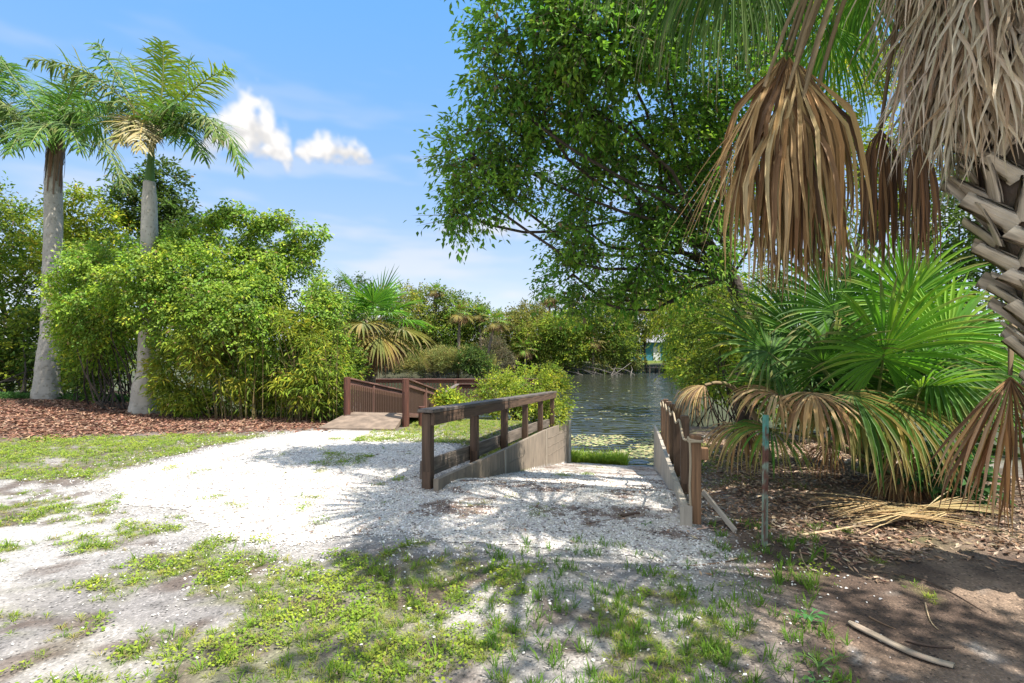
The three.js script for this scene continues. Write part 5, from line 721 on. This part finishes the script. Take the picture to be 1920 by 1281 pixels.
{ // fallen leaves, bark bits and mulch
  const geos = [0, 1, 2].map((v) => { const q = rngOf(380 + v), f = (a, b) => a + (b - a) * q(), g = new THREE.BufferGeometry(), w = f(0.22, 0.4), c = f(0.15, 0.4); g.setAttribute('position', new THREE.Float32BufferAttribute([-0.5, 0.05, 0, 0, c * 0.3, w / 2, 0, 0, -0.0, 0, c * 0.4, -w / 2, 0.5, c * 0.4, 0.03], 3)); g.setIndex([0, 1, 2, 0, 2, 3, 1, 4, 2, 2, 4, 3]); return g; });
  const spots = [], litter = [[0.25, 0.16, 0.10], [0.36, 0.25, 0.16], [0.17, 0.1, 0.065], [0.45, 0.34, 0.24]], red = [[0.2, 0.095, 0.06], [0.13, 0.06, 0.042], [0.28, 0.155, 0.1], [0.36, 0.235, 0.16]];
  for (let k = 0; k < 40000; k++) { const d = rr(2.2, 9), x = rr(0.4, Math.min(1.05 * d + 0.3, 6)); const z = Z.dirt(x, d) + 0.8 * (fbm(x * 1.5, d * 1.5, 88, 4) - 0.5); if (z < -0.15 || (across(x, d) < QR + 0.08 && along(x, d) > 4.6)) continue; if (R() > smooth(-0.2, 0.8, z) * smooth(3.7, 5.0, d + 1.8 * (fbm(x * 2, d * 2, 90, 3) - 0.35)) ) continue; spots.push([x, height(x, d) + 0.008, -d, rr(0, 6.28), rr(0.02, 0.085), varied(litter[Math.floor(R() * 4)], 0.25), 0.35]); }
  for (let k = 0; k < 30000; k++) { const d = rr(8, 15), x = rr(-1.08 * d - 0.5, -2.5); const z = Z.mulch(x, d) + 1.2 * (fbm(x * 1.2, d * 1.2, 89, 4) - 0.5); if (R() > smooth(-0.5, 0.5, z)) continue; spots.push([x, height(x, d) + 0.008, -d, rr(0, 6.28), rr(0.05, 0.13), varied(red[Math.floor(R() * 4)], 0.25), 0.35]); }
  for (let k = 0; k < 9000; k++) { const d = rr(3, 14.5), x = rr(-0.5 * d, 0.35 * d); if (gravelAt(x, d) < 0 || R() > 0.05 + rampDirt(x, d)) continue; spots.push([x, height(x, d) + 0.014, -d, rr(0, 6.28), rr(0.02, 0.06), varied(litter[Math.floor(R() * 3)], 0.25), 0.3]); }
  scatter('leaf_litter', 'dry brown leaves and bark mulch lying on the ground', 'leaf litter', geos, std({ roughness: 0.95, side: THREE.DoubleSide, flatShading: true }), spots);
}
{ // floating weed on the pond
  const g = new THREE.CircleGeometry(1, 7); g.rotateX(-Math.PI / 2); g.deleteAttribute('uv');
  const spots = []; for (let k = 0; k < 9000; k++) { const d = 15.4 + Math.pow(R(), 1.5) * 14, x = rr(0.8, 0.33 * d); if (lakeIn(x, d) < -0.2) continue; const n = fbm(x * 0.8, d * 0.9, 55, 4); if (R() > smooth(0.5, 0.66, n + 0.12 * smooth(21, 15.5, d) - 0.12 * smooth(18, 25, d))) continue; spots.push([x, WATER + 0.006 + 0.012 * R(), -d, rr(0, 6.28), rr(0.02, 0.075), varied(R() < 0.7 ? [0.36, 0.33, 0.16] : [0.2, 0.27, 0.08], 0.25), 0.05]); }
  for (let k = 0; k < 70; k++) { const d = rr(24, 58), x = rr(-4, 0.3 * d); if (lakeIn(x, d) < 1) continue; spots.push([x, WATER + 0.01, -d, rr(0, 6.28), rr(0.04, 0.12), varied([0.3, 0.32, 0.16], 0.25), 0.03]); }
  scatter('floating_weed', 'mats of floating pond weed near the foot of the ramp', 'pond weed', [g], std({ roughness: 0.7, side: THREE.DoubleSide }), spots);
}
{ // sticks, fallen stalks
  R = rngOf(141);
  const [x0, d0] = gp(1592, 1168), [x1, d1] = gp(1790, 1250), g = new Geo(true); let prev; const n = 14;
  for (let k = 0; k <= n; k++) { const t = k / n, x = lerp(x0, x1, t), d = lerp(d0, d1, t) - 0.07 * Math.sin(t * 3.14), y = height(x, d) + 0.012, w = 0.033 * (k === 0 ? 0.5 : 1) * (1 - 0.25 * t), ax = V.norm([x1 - x0, 0, -(d1 - d0)]), sd = [-ax[2], 0, ax[0]], c = varied([0.46, 0.37, 0.28], 0.08); const ring = [[-1, 0], [-0.5, 0.012], [0.5, 0.012], [1, 0], [0, -0.006]].map(([a, b]) => g.v([x + sd[0] * a * w, y + b, -d + sd[2] * a * w], c, a * 0.05, t * 0.8)); if (prev) for (let m = 0; m < 5; m++) g.quad(prev[m], prev[(m + 1) % 5], ring[(m + 1) % 5], ring[m]); prev = ring; }
  tag(g.build('fallen_stalk', sideDouble(M.boot), null, true), 'flat grey palm stalk lying on the dirt at lower right', 'palm stalk');
  const sticks = [[[1500, 1005], [1665, 985], 0.014, 'long tan palm stalk lying left of the fallen fan pile'], [[1625, 985], [1720, 972], 0.016, 'short thick tan stalk at the fallen fan pile'], [[1280, 1060], [1430, 1035], 0.006, 'thin brown twig lying near the foot of the steel stake'], [[1500, 1030], [1520, 1070], 0.006, 'short pale twig lying right of the steel stake'], [[1735, 1130], [1760, 1180], 0.005, 'thin pale twig standing out above the flat grey stalk'], [[1630, 1155], [1680, 1178], 0.006, 'small brown twig above the flat grey stalk'], [[1700, 1200], [1790, 1215], 0.008, 'dark brown twig right of the flat grey stalk'], [[1690, 1075], [1850, 1150], 0.005, 'long dark twig crossing the sunlit sand at right'], [[1590, 1010], [1760, 1005], 0.007, 'thin brown stick lying before the fallen fan pile'], [[1090, 985], [1170, 968], 0.006, 'dark twig lying on the ramp gravel'], [[1165, 968], [1200, 964], 0.016, 'dark chunk of bark lying on the ramp gravel']];
  for (const [a, b, r, label] of sticks) { const p = gp(...a), q = gp(...b), s = new Geo(), pts = []; const off = rr(-0.05, 0.05); for (let k = 0; k <= 6; k++) { const t = k / 6, x = lerp(p[0], q[0], t) + off * Math.sin(t * 3.1), d = lerp(p[1], q[1], t) + off * Math.sin(t * 3.1); pts.push([x, height(x, d) + r * 0.9, -d]); } const c = /dark/.test(label) ? [0.1, 0.065, 0.045] : /brown/.test(label) ? [0.22, 0.14, 0.085] : [0.44, 0.33, 0.2]; tube(s, pts, (t) => r * lerp(1, 0.5, t), 6, () => varied(c, 0.12)); tag(s.build(/twig|stick/.test(label) ? 'twig' : /bark/.test(label) ? 'bark_chunk' : 'palm_stalk', M.stem, null, true), label, 'stick', 'sticks on the ground'); }
  const bp = gp(1720, 985), b = [bp[0], height(...bp), -bp[1]], t = thing('fallen_fan_pile', 'heap of yellow tan fallen fans on the ground below the palmetto', 'palm fronds', b);
  for (let k = 0; k < 7; k++) { const a = rr(-0.5, 0.6), sx = k % 2 ? 1 : -1, f = V.norm([sx, 0.03, a * 0.5]), hub = V.add(b, [rr(-0.35, 0.35) - sx * 0.2, 0.07 + 0.015 * k, rr(-0.12, 0.12)]); fan(t, { name: 'fan', hub, f, n: [0.05, 1, 0.1], L: rr(0.5, 0.75), N: 22, spread: 0.42, droop: 0.055, curl: 0.035, join: 0.4, pal: [[0.46, 0.33, 0.15], [0.38, 0.25, 0.11], [0.52, 0.4, 0.21]], dead: true }); }
}
{ // broad leaved plants
  R = rngOf(151);
  const herb = (label, px, py, n, h, size, col) => { const [x, d] = gp(px, py), b = [x, height(x, d), -d], t = thing('leafy_weed', label, 'weed', b), st = new Geo(); for (let k = 0; k < n; k++) { const g = new Geo(), a = k * 2.4, e = V.add(b, [Math.cos(a) * h * rr(0.3, 0.9), h * rr(0.4, 1), Math.sin(a) * h * rr(0.3, 0.9)]); tube(st, bez(b, V.add(b, [0, h * 0.6, 0]), e, 4), () => 0.003, 4, () => col); leaf(g, e, V.norm([Math.cos(a), rr(-0.2, 0.3), Math.sin(a)]), UP, size * rr(0.7, 1.2), size * 0.62, varied(col, 0.15)); g.build('leaf', M.leaf, t); } st.build('stems', M.stem, t, true, 'stuff'); };
  herb('small bright green weed with round leaves in the dark dirt', 1515, 1165, 9, 0.07, 0.06, [0.08, 0.26, 0.06]);
  herb('tiny green sprout left of the flat grey stalk', 1530, 1285, 5, 0.05, 0.05, [0.1, 0.24, 0.06]);
  herb('thin upright weed in the dirt at the bottom right of centre', 1535, 1262, 7, 0.11, 0.05, [0.12, 0.22, 0.05]);
  herb('leafy seedling beside the ramp end at the water', 1210, 985, 4, 0.04, 0.04, [0.09, 0.2, 0.05]);
  const b = onGround(1785, 5.0); shrub('broadleaf_plant', 'dark glossy broadleaf plant between the palmetto and the brown hanging fan', b, [lump(1780, 880, 4.95, 52, 42), lump(1740, 895, 4.9, 26, 22), lump(1815, 905, 4.8, 26, 22)], { category: 'plant', n: 900, size: 0.1, wide: 0.55, pal: [[0.05, 0.15, 0.03], [0.08, 0.2, 0.035]], twig: 0.14, per: 7, inner: 0.2, stemsPer: 5, foot: 0.3, mat: M.leaf });
}
scene.traverse((o) => { if (o.isMesh) o.castShadow = o.receiveShadow = true; });
renderer.render(scene, camera);
